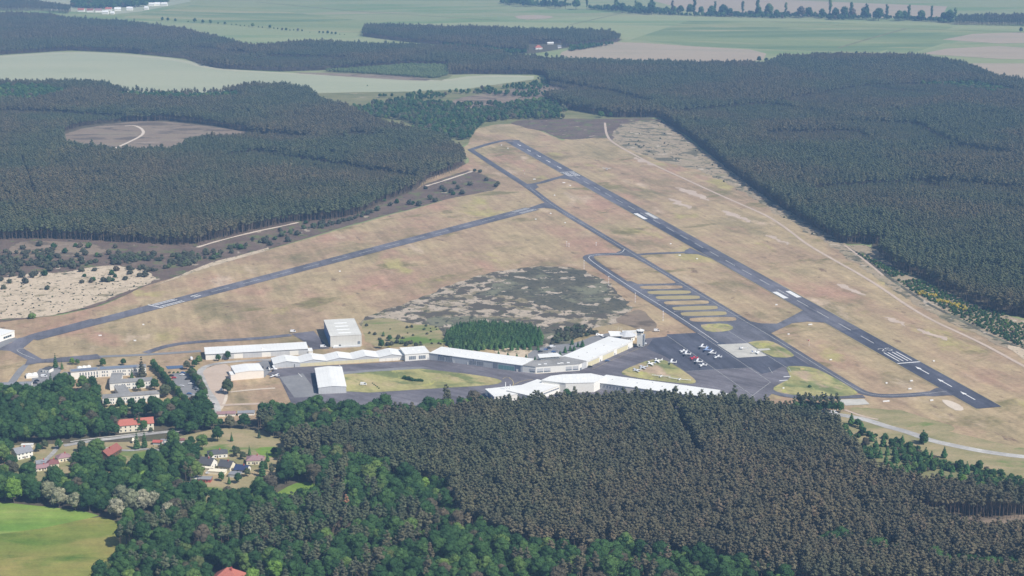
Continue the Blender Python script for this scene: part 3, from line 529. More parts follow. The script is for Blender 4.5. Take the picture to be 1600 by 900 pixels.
# painted guide lines
def line(pts, wd=.45, mat='white', nm='guide_line', par=None, z=.31, sm=1): ribbon(nm, pts, wd, z, M[mat], sm, parent=par)
apm = empty('apron_markings', (0, 0, 0)); apm['kind'] = 'structure'; apm['label'] = 'thin painted guide lines across taxiways and apron'
line([p for p in BT[3:]], .42, 'whiteworn', par=apm)
line([(976, 389.6), (972, 396), (955, 397.7), (928, 398.7), (918, 402), (925, 409.5), (951.6, 427.5), (994, 455), (1040, 482.6), (1081, 509), (1122, 537)], .6, 'white', par=apm, sm=2)
for a, b in (((1042, 525), (1180, 622)), ((1090, 521), (1204, 598)), ((1138, 518), (1232, 577)), ((1232, 575), (1236, 582)), ((1071, 581), (1174, 575.5)), ((1173, 621), (1204, 598)), ((1201, 575), (1207, 584))): line([a, b], .32, 'whiteworn', par=apm, sm=0)
for i, (a, b) in enumerate(ends):
    line([(a[0]-10, a[1]-3.5), (a[0]-7, a[1]-4.8), (a[0]-1, a[1]-4.6), (b[0]-2, b[1]-4.7), (b[0]+9, b[1]-5.3)], .35, 'whiteworn', par=apm)
line([(466, 584), (472, 590)], .5, 'white', par=apm); line([(530, 571), (534, 576)], .5, 'white', par=apm)
line([(785, 593), (793, 589), (803, 597), (801, 605)], .5, 'yellow', par=apm); line([(803, 602), (815, 596), (832, 594)], .5, 'yellow', par=apm)
line([(925, 578), (960, 562), (1015, 538)], .22, 'yellow', par=apm)
line([(48, 545), (25, 546), (30, 552), (55, 562)], .5, 'whiteworn', par=apm)


# ------------------------------------------------------------------ buildings
class Bld:
    """a building on a rectangular footprint; x along the front wall, y away from the camera, z up"""
    def __init__(s, name, label, cat, FL, FR, BL, h, group=None, D=None, base=0.0, W=None):
        p0, p1 = U(*FL, h+base), U(*FR, h+base); ex = (p1-p0).normalized(); ey = Vector((-ex.y, ex.x))
        s.W = W or (p1-p0).length; s.D = D if D else abs((U(*BL, h+base)-p0).dot(ey)); s.h = h
        s.e = empty(name, (p0.x, p0.y, base), label, cat, group, math.atan2(ex.y, ex.x))
    def part(s, name, mb, mat, parent=None): return mb.build(name, mat, parent or s.e)
    def walls(s, mat, h=None):
        h = h or s.h; W, D = s.W, s.D; t = .3; m = MB()
        m.box(0, W, 0, t, 0, h); m.box(0, W, D-t, D, 0, h); m.box(0, t, t, D-t, 0, h); m.box(W-t, W, t, D-t, 0, h)
        return s.part('wall', m, mat)
    def flat(s, mat, o=.25, th=.35, trim=None):
        r = s.part('roof', MB().box(-o, s.W+o, -o, s.D+o, s.h, s.h+th), mat)
        if trim:
            m = MB(); W, D = s.W, s.D
            for a in ((-o-.1, W+o+.1, -o-.12, -o-.003), (-o-.1, W+o+.1, D+o+.003, D+o+.12), (-o-.12, -o-.003, -o, D+o), (W+o+.003, W+o+.12, -o, D+o)): m.box(*a, s.h-.1, s.h+th+.15)
            s.part('roof_edge', m, trim, r)
        return r
    def gable(s, mat, rise, along='x', o=.5, th=.25, wallmat=None):
        W, D, h = s.W, s.D, s.h; m = MB(); g = MB()
        if along == 'x':
            for sy in (0, 1):
                y0, y1 = (-o, D/2) if sy == 0 else (D+o, D/2); z0 = h-rise*o/(D/2)
                a = [(-o, y0, z0), (W+o, y0, z0), (W+o, y1, h+rise), (-o, y1, h+rise)]
                m.loft([a, [(x, y, z+th) for x, y, z in a]])
            for x in (.02, W-.32): g.loft([[(x, 0, h), (x, D, h), (x, D/2, h+rise)], [(x+.3, 0, h), (x+.3, D, h), (x+.3, D/2, h+rise)]])
        else:
            for sx in (0, 1):
                x0, x1 = (-o, W/2) if sx == 0 else (W+o, W/2); z0 = h-rise*o/(W/2)
                a = [(x0, -o, z0), (x0, D+o, z0), (x1, D+o, h+rise), (x1, -o, h+rise)]
                m.loft([a, [(x, y, z+th) for x, y, z in a]])
            for y in (.02, D-.32): g.loft([[(0, y, h), (W, y, h), (W/2, y, h+rise)], [(0, y+.3, h), (W, y+.3, h), (W/2, y+.3, h+rise)]])
        if wallmat: s.part('gable_wall', g, wallmat)
        return s.part('roof', m, mat)
    def hip(s, mat, rise, ridge=.35, o=.5):
        W, D, h = s.W, s.D, s.h
        lo = [(-o, -o, h), (W+o, -o, h), (W+o, D+o, h), (-o, D+o, h)]
        r = min(W, D)/2*(1-ridge)
        if W >= D: hi = [(D/2, D/2-.1, h+rise), (W-D/2, D/2-.1, h+rise), (W-D/2, D/2+.1, h+rise), (D/2, D/2+.1, h+rise)]
        else: hi = [(W/2-.1, W/2, h+rise), (W/2+.1, W/2, h+rise), (W/2+.1, D-W/2, h+rise), (W/2-.1, D-W/2, h+rise)]
        return s.part('roof', MB().loft([lo, hi]), mat)
    def pan(s, side, u0, u1, z0, z1, name, mat, pr=.08, parent=None, frame=None, label=None):
        m = MB()
        def bx(m, a, b, c, d, p):
            if side == 'f': m.box(a, b, -p, -.005, c, d)
            elif side == 'b': m.box(a, b, s.D+.005, s.D+p, c, d)
            elif side == 'l': m.box(-p, -.005, a, b, c, d)
            else: m.box(s.W+.005, s.W+p, a, b, c, d)
        bx(m, u0, u1, z0, z1, pr); o = s.part(name, m, mat, parent)
        if label: o['label'] = label
        if frame:
            f = MB(); q = .12
            bx(f, u0-q, u1+q, z1+.003, z1+q, pr+.05); bx(f, u0-q, u1+q, z0-q, z0-.003, pr+.05)
            bx(f, u0-q, u0-.003, z0, z1, pr+.05); bx(f, u1+.003, u1+q, z0, z1, pr+.05)
            s.part('window_frame', f, frame, o)
        return o
    def stand(s, x, y, w_, d_, z0, z1, name, mat): return s.part(name, MB().box(x, x+w_, y, y+d_, z0, z1), mat)
def rl(b, n, side, a0, a1, z0, z1, name, mat, gap=.15, frame=None):  # a run of n panels
    wd = (a1-a0)/n
    for i in range(n): b.pan(side, a0+i*wd+gap/2, a0+(i+1)*wd-gap/2, z0, z1, name, mat, frame=frame)

# tall stone grey hall with blue folding doors
b = Bld('hangar', 'tall grey box hangar with blue folding doors and four white roof skylights', 'hangar', (516, 525.6), (565, 523), (492, 501), 11.3)
b.walls(M['hallwall']); b.flat(M['hallroof'], .1, .25, M['hallwall'])
for i in range(6):
    d0 = 2.5+i*(b.D-5)/6; b.pan('l', d0+.1, d0+(b.D-5)/6-.1, .2, 9.6, 'door_panel', M['blue'], .12)
b.pan('l', .3, b.D-.3, 9.75, 11.2, 'door_header', M['bluedark'], .1)
for i in range(4): b.stand(b.W*.28, b.D*(.14+.2*i), b.W*.42, 2.0, 11.55, 11.8, 'skylight', M['skylight'])
b.pan('f', b.W*.865, b.W*.95, 2.2, 5.0, 'window', M['greyglass']); b.pan('f', b.W*.27, b.W*.33, 1.2, 2.6, 'window', M['glass'])
b.part('annex', MB().box(b.W*.06, b.W*.95, -3.5, -.01, 0, 1.3), M['lgwall']); b.pan('f', b.W*.1, b.W*.25, .2, 2.4, 'door', M['wwall'], .1)
# long white hangar west
b = Bld('hangar', 'long low white hangar with a row of pale grey sliding doors facing the road', 'hangar', (321, 553.7), (481, 545), (314, 543.5), 5.8)
b.walls(M['lgwall']); b.flat(M['wroof'], .5, .3)
n = 11
for i in range(n): b.pan('f', b.W*i/n+.2, b.W*(i+1)/n-.2, .15, 4.7, 'sliding_door', M['lgwall' if i % 3 else 'wwall'], .12)
b.pan('f', 0.1, b.W-.1, 5.0, 5.5, 'door_rail', M['grey'], .15)
b.stand(b.W*.55, b.D*.3, 1.5, 1.5, 6.1, 6.8, 'roof_vent', M['wwall'])
b2 = Bld('shed', 'small white lean-to shed at the east end of the long white hangar', 'shed', (482, 549), (489, 548.6), (481, 544), 3.6); b2.walls(M['wwall']); b2.flat(M['wroof'], .1, .2)
# row of five gabled hangar bays
p0, p1 = U(427, 569.4, 4.2), U(633, 556, 4.2)
b = Bld('hangar', 'long row hangar of five joined gabled bays with white pitched roofs and cream doors', 'hangar', (427, 569.4), (633, 556), (417.5, 560), 4.2)
b.walls(M['lgwall']); n = 5; bw = b.W/n; rise = 2.3
for i in range(n):
    for sx in (0, 1):
        x0, x1 = (i*bw, (i+.5)*bw-.02) if sx == 0 else ((i+1)*bw, (i+.5)*bw+.02)
        a = [(x0, -.4, 4.22), (x0, b.D+.4, 4.22), (x1, b.D+.4, 4.22+rise), (x1, -.4, 4.22+rise)]
        b.part('roof_slope', MB().loft([a, [(x, y, z+.22) for x, y, z in a]]), M['wroof'])
    b.part('gable_wall', MB().loft([[(i*bw+.1, y, 4.21), ((i+1)*bw-.1, y, 4.21), ((i+.5)*bw, y, 4.2+rise-.05)] for y in (.02, .3)]), M['lgwall'])
    b.part('roof_vent', MB().box((i+.5)*bw-.4, (i+.5)*bw+.4, b.D*.45, b.D*.55, 6.4, 7.2), M['wroof'])
for i in range(20):
    mt = 'lgwall' if i < 4 else ('cream' if i < 16 else 'wwall')
    b.pan('f', b.W*i/20+.12, b.W*(i+1)/20-.12, .1, 3.4 if 4 <= i < 16 else 3.0, 'sliding_door', M[mt], .12)
b.pan('f', b.W*.155, b.W*.16, .1, 3.2, 'drain_pipe', M['glass'], .2)
rl(b, 4, 'l', .3, b.D-.3, .2, 3.4, 'side_door', M['bluegrey'])
# white link hall
b = Bld('hangar', 'white hall with two wide grey windows between the gabled row and the angled grey hangar', 'hangar', (633, 554), (671, 551.2), (624, 544), 6.9)
b.walls(M['wwall']); b.flat(M['wroof'], .3, .3, M['wwall'])
for u in (.16, .56):
    o = b.pan('f', b.W*u, b.W*(u+.28), 1.6, 5.0, 'window', M['greyglass'], .1, frame=M['wwall'])
    for k in range(1, 4): b.pan('f', b.W*(u+.07*k)-.08, b.W*(u+.07*k)+.08, 1.6, 5.0, 'mullion', M['wwall'], .16, parent=o)
b.pan('f', b.W*.92, b.W*.98, .1, 2.4, 'door', M['lgwall']); b.stand(b.W*.4, b.D*.6, 2, 1.2, 7.2, 7.5, 'skylight', M['skylight']); b.stand(b.W*.6, b.D*.4, 2, 1.2, 7.2, 7.5, 'skylight', M['skylight'])
# angled long hangar with lettering
b = Bld('hangar', 'long angled light grey hangar with two wide windows, dark lettering and a green glass front', 'hangar', (671, 551.8), (816.5, 571.3), (688, 543), 6.6, D=24)
b.walls(M['lgwall']); b.flat(M['wroof'], .3, .3)
def ux(px): # photograph x along the front to a share of the front
    a = U(671, 563); e_ = Vector((math.cos(b.e.rotation_euler.z), math.sin(b.e.rotation_euler.z)))
    y = 563+(px-671)*(581-563)/(816.5-671); return (U(px, y)-a).dot(e_)
for x0, x1 in ((684.5, 695), (697, 707), (734.5, 745), (746.5, 757)):
    o = b.pan('f', ux(x0), ux(x1), 1.3, 4.9, 'window', M['greyglass' if x0 < 690 else 'grey'], .1, frame=M['lgwall'])
    for k in (1, 2, 3): u_ = ux(x0)+(ux(x1)-ux(x0))*k/4; b.pan('f', u_-.07, u_+.07, 1.3, 4.9, 'mullion', M['lgwall'], .16, parent=o)
b.pan('f', ux(772), ux(779.5), .1, 5.6, 'grey_door', M['grey'], .1)
rl(b, 6, 'f', ux(780.5), ux(806), .5, 4.6, 'glass_panel', M['teal'], .2)
b.pan('f', ux(806.5), ux(816), .1, 5.8, 'grey_panel', M['bluegrey'], .1); b.pan('f', ux(809), ux(812), .1, 2.6, 'door', M['wwall'], .2)
for x in (709, 731): b.pan('f', ux(x), ux(x+1.6), .1, 2.6, 'door', M['wwall'], .2)
for k in range(7): b.stand(b.W*(.06+.14*k), b.D*.35, 2.4, 1.4, 6.9, 7.2, 'skylight', M['skylight']); b.stand(b.W*(.10+.14*k), b.D*.62, 2.4, 1.4, 6.9, 7.2, 'skylight', M['skylight'])
GL = {'A': [(0, 0, .5, 1), (.5, 1, 1, 0), (.2, .4, .8, .4)], 'I': [(.5, 0, .5, 1)], 'R': [(0, 0, 0, 1), (0, 1, .9, .9), (.9, .9, .9, .55), (.9, .55, 0, .5), (.3, .5, 1, 0)], 'C': [(1, 1, 0, .9), (0, .9, 0, .1), (0, .1, 1, 0)],
      'F': [(0, 0, 0, 1), (0, 1, 1, 1), (0, .5, .8, .5)], 'T': [(.5, 0, .5, 1), (0, 1, 1, 1)]}
def letters(b, txt, u, z, hgt, wd, gap):
    for ch in txt:
        m = MB()
        for x0, z0, x1, z1 in GL[ch]:
            d = Vector((x1*wd-x0*wd, z1*hgt-z0*hgt)); nn = Vector((-d.y, d.x)).normalized()*.13
            q = [(u+x0*wd, z+z0*hgt), (u+x1*wd, z+z1*hgt)]
            ring = [(q[0][0]+nn.x, q[0][1]+nn.y), (q[1][0]+nn.x, q[1][1]+nn.y), (q[1][0]-nn.x, q[1][1]-nn.y), (q[0][0]-nn.x, q[0][1]-nn.y)]
            m.loft([[(x, y, zz) for x, zz in ring] for y in (-.02, -.2)])
        b.part('letter', m, M['glass']); u += wd+gap
letters(b, 'AIRCRAFT', ux(689.5), 5.25, 1.1, .95, .55)
b.pan('f', ux(685), ux(688.6), 5.2, 6.3, 'emblem', M['bluedark'], .15); b.pan('f', ux(740), ux(741.6), 5.2, 6.4, 'emblem', M['bluedark'], .15)
# L shaped workshop, three faces
P_ = [U(816.5, 580.5), U(837, 585), U(905, 580), U(917, 574.8), U(884, 563.5), U(833, 571.5)]
P_ = [U(816.5, 571.3, 6.6), U(837, 573.5, 6.6), U(905, 569, 6.6), U(916, 564.4, 6.6), U(882, 557.5, 6.6), U(836, 563, 6.6)]
c0 = P_[0]; e = empty('workshop', (c0.x, c0.y, 0), 'three-sided white workshop with a grey roof at the bend of the apron', 'workshop')
L_ = [p-c0 for p in P_]
MB().prism(L_, 0, 6.6).build('wall', M['wwall'], e)
mid = sum(L_, Vector((0, 0)))/6
MB().prism([p+(p-mid).normalized()*.3 for p in L_], 6.61, 6.95).build('roof', M['groof'], e)
def facep(a, b_, t0, t1, z0, z1, name, mat, pr=.1):
    d = (b_-a); n = Vector((d.y, -d.x)).normalized(); q0, q1 = a+d*t0, a+d*t1
    return MB().prism([q0+n*pr, q1+n*pr, q1+n*.005, q0+n*.005][::-1], z0, z1).build(name, mat, e)
for t0, t1 in ((.03, .17), (.19, .34), (.69, .83), (.85, .98)):
    facep(L_[1], L_[2], t0, t1, 1.3, 2.4, 'window', M['greyglass']); facep(L_[1], L_[2], t0, t1, 2.6, 5.0, 'door_panel', M['lgwall'], .07)
facep(L_[0], L_[1], .55, .95, 1.4, 2.5, 'window', M['greyglass']); facep(L_[0], L_[1], .5, .97, 2.7, 4.6, 'door_panel', M['lgwall'])
facep(L_[2], L_[3], .1, .35, .2, 2.6, 'door', M['greyglass']); facep(L_[2], L_[3], .4, .98, .3, 6.3, 'grey_panel', M['lgwall'])
for px, py in ((843, 569.5), (852, 568.7), (878, 567.3), (888, 566.6), (873, 568)):
    q = U(px, py, 7)-c0; MB().box(q.x-1.4, q.x+1.4, q.y-1, q.y+1, 6.96, 7.3).build('skylight', M['skylight'], e)
b = Bld('pavilion', 'raised glazed clerestory with an oversailing white wing roof behind the grey roof', 'pavilion', (845, 560.5), (874, 558.2), (848, 558), 8.2, D=8)
b.walls(M['wwall']); b.part('roof', MB().loft([[(-2, -2, 9.6), (b.W+2, -2, 9.4), (b.W+1, b.D+2, 9.4), (0, b.D+2, 9.6)], [(-2, -2, 9.9), (b.W+2, -2, 9.7), (b.W+1, b.D+2, 9.7), (0, b.D+2, 9.9)]]), M['wroof'])
b.part('clerestory', MB().box(.4, b.W-.4, .4, b.D-.4, 8.2, 9.39), M['glass'])
for k in range(7): b.pan('f', b.W*k/6-.1 if k else .0, b.W*k/6+.1 if k < 6 else b.W, 6.9, 9.3, 'post', M['wwall'], .15)
# long white hangar running to the tower
b = Bld('hangar', 'long white hangar with cream sliding doors leading up to the control tower', 'hangar', (916.4, 564.6), (988.7, 532.7), (884, 557), 6.6, D=27)
b.walls(M['wwall']); b.flat(M['wroof'], .3, .3)
u = .03
for seg in range(3):
    for k in range(5): b.pan('f', b.W*(u+k*.048)+.1, b.W*(u+(k+1)*.048)-.1, .1, 4.8, 'sliding_door', M['cream'], .15)
    b.pan('f', b.W*u, b.W*(u+.24), 4.95, 5.8, 'door_header', M['lgwall'], .12); b.pan('f', b.W*(u+.257), b.W*(u+.27), .1, 2.4, 'door', M['glass'], .1)
    b.stand(b.W*(u+.12), .5, 1.4, 1, 6.9, 7.4, 'roof_vent', M['wwall']); u += .31
for k in range(5): b.stand(b.W*(.1+.18*k), b.D*.5, 1.0, 1.0, 6.9, 7.3, 'roof_vent', M['lgwall'])
# terminal with pyramid roof
q = U(979, 531); e = empty('terminal', (q.x, q.y, 0), 'low terminal pavilion with a faceted pyramid roof beside the control tower', 'terminal', rz=.1)
def ring(r, z, n=8, o=.4, sx=1): return [(r*sx*math.cos(2*math.pi*i/n+o), r*math.sin(2*math.pi*i/n+o), z) for i in range(n)]
MB().loft([ring(8.2, 0, 8, .39), ring(8.2, 5.2, 8, .39)]).build('wall', M['wwall'], e)
rr = MB().loft([ring(10, 5.2, 8, .39), ring(.3, 9.3, 8, .39)]).build('roof', M['lgwall'], e)
MB().box(-14, -6.5, -5, 6, 0, 5.6).build('glazed_hall', M['bluedark'], e)
MB().loft([[(-17, -7, 5.7), (-5, -7, 5.7), (-5, 8, 6.4), (-17, 8, 7.0)], [(-17, -7, 6.0), (-5, -7, 6.0), (-5, 8, 6.7), (-17, 8, 7.3)]]).build('canopy_roof', M['wroof'], e)
MB().box(6.8, 7.9, -3.2, -2.0, 1, 3).build('window', M['glass'], e)
for k in range(5): MB().box(-4+k*2, -3.2+k*2, -7.75, -7.6, 1.5, 3).build('window', M['greyglass'], e)
MB().box(-3, 12, 6, 9.5, 0, 6.4).build('rear_wing', M['wwall'], e); MB().box(-3.3, 12.3, 5.8, 9.8, 6.42, 6.8).build('wing_roof', M['wroof'], e)
for k in range(4): MB().tube((-8+k*1.6, 9, 6.4), (-8+k*1.6, 9, 10+k % 2), .08, .05).build('antenna_mast', M['wwall'], e)
# control tower
q = U(1000, 540.5); e = empty('control_tower', (q.x, q.y, 0), 'cream control tower with a glazed octagonal cab at the apron corner', 'control tower', rz=-.25)
MB().box(-2.6, 2.6, -2.6, 2.6, 0, 12.4).build('shaft', M['wwall'], e)
MB().loft([ring(2.9, 12.4, 8, .39), ring(3.7, 13.3, 8, .39)]).build('cab_floor', M['wwall'], e)
cb = MB().loft([ring(3.3, 13.3, 8, .39), ring(3.7, 15.3, 8, .39)]).build('cab_glass', M['glass'], e)
for i in range(8):
    a, c = ring(3.36, 13.3, 8, .39)[i], ring(3.76, 15.3, 8, .39)[i]; MB().tube(a, c, .1, .1, 4).build('cab_post', M['wwall'], e)
MB().loft([ring(4.1, 15.3, 8, .39), ring(4.0, 15.9, 8, .39)]).build('cab_roof', M['wroof'], e)
MB().loft([ring(1.2, 15.9, 8), ring(1.1, 16.8, 8)]).build('roof_hatch', M['wwall'], e)
MB().tube((.5, 0, 16.8), (.5, 0, 19.3), .07, .04).build('antenna_mast', M['wwall'], e)
st = MB().box(2.62, 4.3, -2.2, 2.2, 0, 11.5).build('stair_shaft', M['greyglass'], e)
for k in range(9): MB().box(2.61, 4.4, -2.3, 2.3, k*1.3+.3, k*1.3+.5).build('landing', M['lgwall'], e)
for x, y in ((4.45, -2.35), (4.45, 2.35), (2.75, -2.35)): MB().box(x-.08, x+.08, y-.08, y+.08, 0, 12).build('stair_post', M['lgwall'], e)
for k in range(3): MB().box(-2.75, -2.605, -.4, .4, 3+k*3, 4+k*3).build('window', M['glass'], e)
MB().box(-.6, .6, -2.72, -2.605, 0, 2.3).build('door', M['glass'], e)
# small white hangar with blue doors
b = Bld('hangar', 'white gable-roofed hangar with dark blue doors standing beside the grey paving', 'hangar', (497.5, 606), (541, 604), (471, 576), 6.2)
b.walls(M['lgwall']); b.gable(M['wroof'], 1.1, 'y', .3, .2, M['lgwall'])
for i in range(7): b.pan('l', b.D*i/7+.15, b.D*(i+1)/7-.15, .1, 5.2, 'sliding_door', M['blue' if i % 2 else 'bluedark'], .12)
# beige hangar
b = Bld('hangar', 'beige clad hangar with a shallow white gable roof above the dry slope', 'hangar', (367.5, 583), (412, 579), (360, 570), 7.0, D=24)
b.walls(M['beige']); b.gable(M['wroof'], .9, 'y', .3, .25, M['beige'])
b.part('annex', MB().box(-4, -.01, 0, b.D*.45, 0, 5.6), M['beige']); b.part('annex_roof', MB().box(-4.2, -.02, -.2, b.D*.45, 5.61, 5.9), M['wroof'])
rl(b, 3, 'l', b.D*.5, b.D-.5, .2, 4.2, 'side_door', M['glass'])
# hangar at the west edge
b = Bld('hangar', 'white hangar cut by the left edge of the photograph with one dark ribbon window', 'hangar', (-30, 535), (22.5, 517), (-60, 517), 6.5, D=40)
b.walls(M['wwall']); b.flat(M['wroof'], .2, .3, M['wwall'])
o = b.pan('f', b.W*.66, b.W*.9, 2.2, 4.2, 'window', M['glass'], .12, frame=M['wwall'])
for k in (1, 2, 3): b.pan('f', b.W*(.66+.06*k)-.1, b.W*(.66+.06*k)+.1, 2.2, 4.2, 'mullion', M['wwall'], .2, parent=o)
b.pan('f', b.W*.3, b.W*.5, .1, 5.0, 'hangar_door', M['lgwall'])
# flight school wings
def winrow(b, side, xs, z0, z1, w_, mat='greyglass', sub=True):
    for x in xs: b.pan(side, x-w_/2, x+w_/2, z0, z1, 'window', M[mat], .1, frame=M['lgwall'] if sub else None)
b = Bld('school_building', 'northern white two-storey wing with tall window strips and a slate solar roof', 'school building', (110.5, 582), (154.5, 578.2), (107.5, 577.5), 7.0, D=10)
b.walls(M['wwall']); b.flat(M['groof'], .3, .3); b.part('solar_panel', MB().box(1, b.W-1, 1.5, b.D-2, 7.31, 7.5), M['bluegrey'])
for k in range(7): b.pan('f', b.W*(.31+.1*k), b.W*(.31+.1*k)+1.1, .6, 2.4, 'window', M['glass'], .1); b.pan('f', b.W*(.31+.1*k), b.W*(.31+.1*k)+1.1, 2.9, 5.9, 'window', M['greyglass'], .1)
b = Bld('school_building', 'long white two-storey wing with small paired windows behind the cedar tree', 'school building', (154.8, 578.2), (228, 574), (154, 573), 7.0, D=10)
b.walls(M['wwall']); b.flat(M['groof'], .3, .3); b.part('solar_panel', MB().box(1, b.W*.8, 1.5, b.D-2, 7.31, 7.5), M['bluegrey'])
for z in (1.0, 4.2): winrow(b, 'f', [b.W*t for t in (.07, .11, .17, .30, .34, .40, .45, .51, .55, .64, .70, .76, .80, .9, .95)], z, z+1.5, .9)
b = Bld('school_building', 'flat grey-roofed link joining the two upper school wings', 'school building', (170.5, 598.2), (188, 597.5), (157, 584), 6.2, W=9.5)
b.walls(M['wwall']); b.flat(M['groof'], .3, .3); rl(b, 5, 'l', 1, b.D-2, 2.0, 5.2, 'window', M['lgwall'], .8)
b = Bld('school_building', 'middle white school wing with grey flat roof and two rows of windows', 'school building', (171.5, 599.4), (238, 594.8), (168, 593), 6.5, D=11)
b.walls(M['wwall']); b.flat(M['groof'], .35, .32)
for z in (.9, 3.9): winrow(b, 'f', [b.W*t for t in (.13, .17, .29, .34, .42, .46, .55, .60, .70, .75, .86, .93)], z, z+1.4, .9)
b = Bld('school_building', 'flat grey-roofed link joining the two lower school wings', 'school building', (187, 617), (196, 616), (173, 604), 5.8, W=9.5)
b.walls(M['wwall']); b.flat(M['groof'], .3, .3)
b = Bld('school_building', 'southern white school wing half hidden behind round trees', 'school building', (160, 622.4), (249, 615.5), (157, 618), 6.4, D=10.5)
b.walls(M['wwall']); b.flat(M['groof'], .3, .3)
for z in (.9, 3.8): winrow(b, 'f', [b.W*t for t in (.08, .15, .19, .38, .42, .5, .58, .64, .72, .86, .93)], z, z+1.4, .9)
b = Bld('school_annex', 'low grey-roofed annex at the west end of the school', 'annex', (93.5, 585.5), (110, 586.5), (92, 579.5), 4.0, D=9)
b.walls(M['wwall']); b.flat(M['groof'], .4, .25); winrow(b, 'f', [b.W*.3, b.W*.7], 1, 2.2, .9)
# marquee tents
def tent(label, FL, FR, h, D, peaks):
    b = Bld('tent', label, 'tent', FL, FR, FL, h, D=D); b.walls(M['wwall']); k = b.W/peaks
    for i in range(peaks): b.part('tent_roof', MB().loft([[(i*k, 0, h), ((i+1)*k, 0, h), ((i+1)*k, D, h), (i*k, D, h)], [(i*k+k*.45, D*.45, h+1.6), (i*k+k*.55, D*.45, h+1.6), (i*k+k*.55, D*.55, h+1.6), (i*k+k*.45, D*.55, h+1.6)]]), M['wwall'])
tent('white marquee tent with three peaks behind the school roof', (121, 576.5), (143, 574.5), 3.0, 8, 3)
tent('low white peaked tent on the dry grass west of the school', (41, 588), (59.5, 586.2), 2.6, 9, 2)
b = Bld('hut', 'small white hut with a dark grey roof by the school driveway', 'hut', (66, 576.5), (77, 577.5), (66, 573), 3.6, D=7); b.walls(M['wwall']); b.flat(M['rslate'], .3, .25); winrow(b, 'f', [b.W*.35, b.W*.75], 1, 2, .8)
b = Bld('depot', 'long grey-roofed depot with a white end wall behind the left trees', 'depot', (-30, 605), (48, 602), (-30, 597), 5.0, D=12); b.walls(M['wwall']); b.gable(M['rgrey'], 1.2, 'x', .3, .2, M['wwall']); winrow(b, 'f', [b.W*(.1+.16*i) for i in range(6)], 1, 2.4, 1.2)
# lower white buildings behind the pines
b = Bld('hangar', 'white-roofed low hangar with steel chimneys just above the pine tops', 'hangar', (772.5, 620), (838, 613), (765.5, 608.5), 5.5, D=24); b.walls(M['wwall']); b.flat(M['wroof'], .3, .3); rl(b, 3, 'l', 2, b.D-6, .3, 4.4, 'side_door', M['bluedark'])
for x, h_ in ((.42, 6.5), (.47, 2.4), (.53, 4)): b.part('chimney', MB().tube((b.W*x, b.D*.7, 5.8), (b.W*x, b.D*.7, 5.8+h_), .35, .35, 8), M['pwhite'])
b = Bld('hangar', 'white hangar with slanted strip windows between the chimney hangar and the big white hall', 'hangar', (829, 619), (876, 601.5), (800, 606), 6.5, D=26); b.walls(M['wwall']); b.flat(M['wroof'], .3, .3)
rl(b, 8, 'f', b.W*.35, b.W*.95, 3.6, 4.8, 'window', M['greyglass'], .3)
P_ = [U(846, 594.5, 9), U(884, 599, 9), U(928, 598, 9), U(947, 589, 9), U(923, 584, 9), U(880, 585.5, 9), U(861, 588, 9)]
c0 = U(884, 610); e = empty('hall', (c0.x, c0.y, 0), 'big faceted white hall at the bend of the lower hangar row', 'hall'); L_ = [p-c0 for p in P_]
MB().prism(L_, 0, 9).build('wall', M['wwall'], e); mid = sum(L_, Vector((0, 0)))/len(L_)
MB().prism([p+(p-mid).normalized()*.35 for p in L_], 9.01, 9.4).build('roof', M['wroof'], e)
for px, py in ((872, 590), (882, 592), (892, 591), (902, 590), (912, 591), (890, 587)): q = U(px, py, 9.4)-c0; MB().box(q.x-1.5, q.x+1.5, q.y-1, q.y+1, 9.41, 9.7).build('skylight', M['skylight'], e)
b = Bld('hangar', 'long white flat-roofed hangar sloping right behind the pine tops', 'hangar', (930, 597.5), (1110, 622), (947, 587), 6.0, D=25); b.walls(M['lgwall']); b.flat(M['wroof'], .3, .3)
winrow(b, 'f', [b.W*(.02+i*.03) for i in range(9)], 2.6, 4.6, 1.2); b.pan('f', b.W*.27, b.W*.36, .1, 5.6, 'hangar_door', M['beige'])
for k in range(8): b.stand(b.W*(.1+.11*k), b.D*(.8 if k % 2 else .5), 1, 1, 6.3, 6.9, 'roof_vent', M['lgwall'])
for lb, a, c, w3 in (('low white shed at the right end of the lower hangar row', (1094, 613.5), (1121, 616), 8), ('second low white shed partly behind pine tops by the apron', (1124, 618), (1145, 620), 8), ('half hidden white shed furthest right among the pine tops', (1128, 624), (1140, 625.5), 6)):
    b = Bld('shed', lb, 'shed', a, c, a, 4.0, D=w3); b.walls(M['wwall']); b.gable(M['wroof'], .8, 'x', .3, .2, M['wwall']); b.pan('f', b.W*.3, b.W*.6, .1, 2.4, 'door', M['lgwall'])
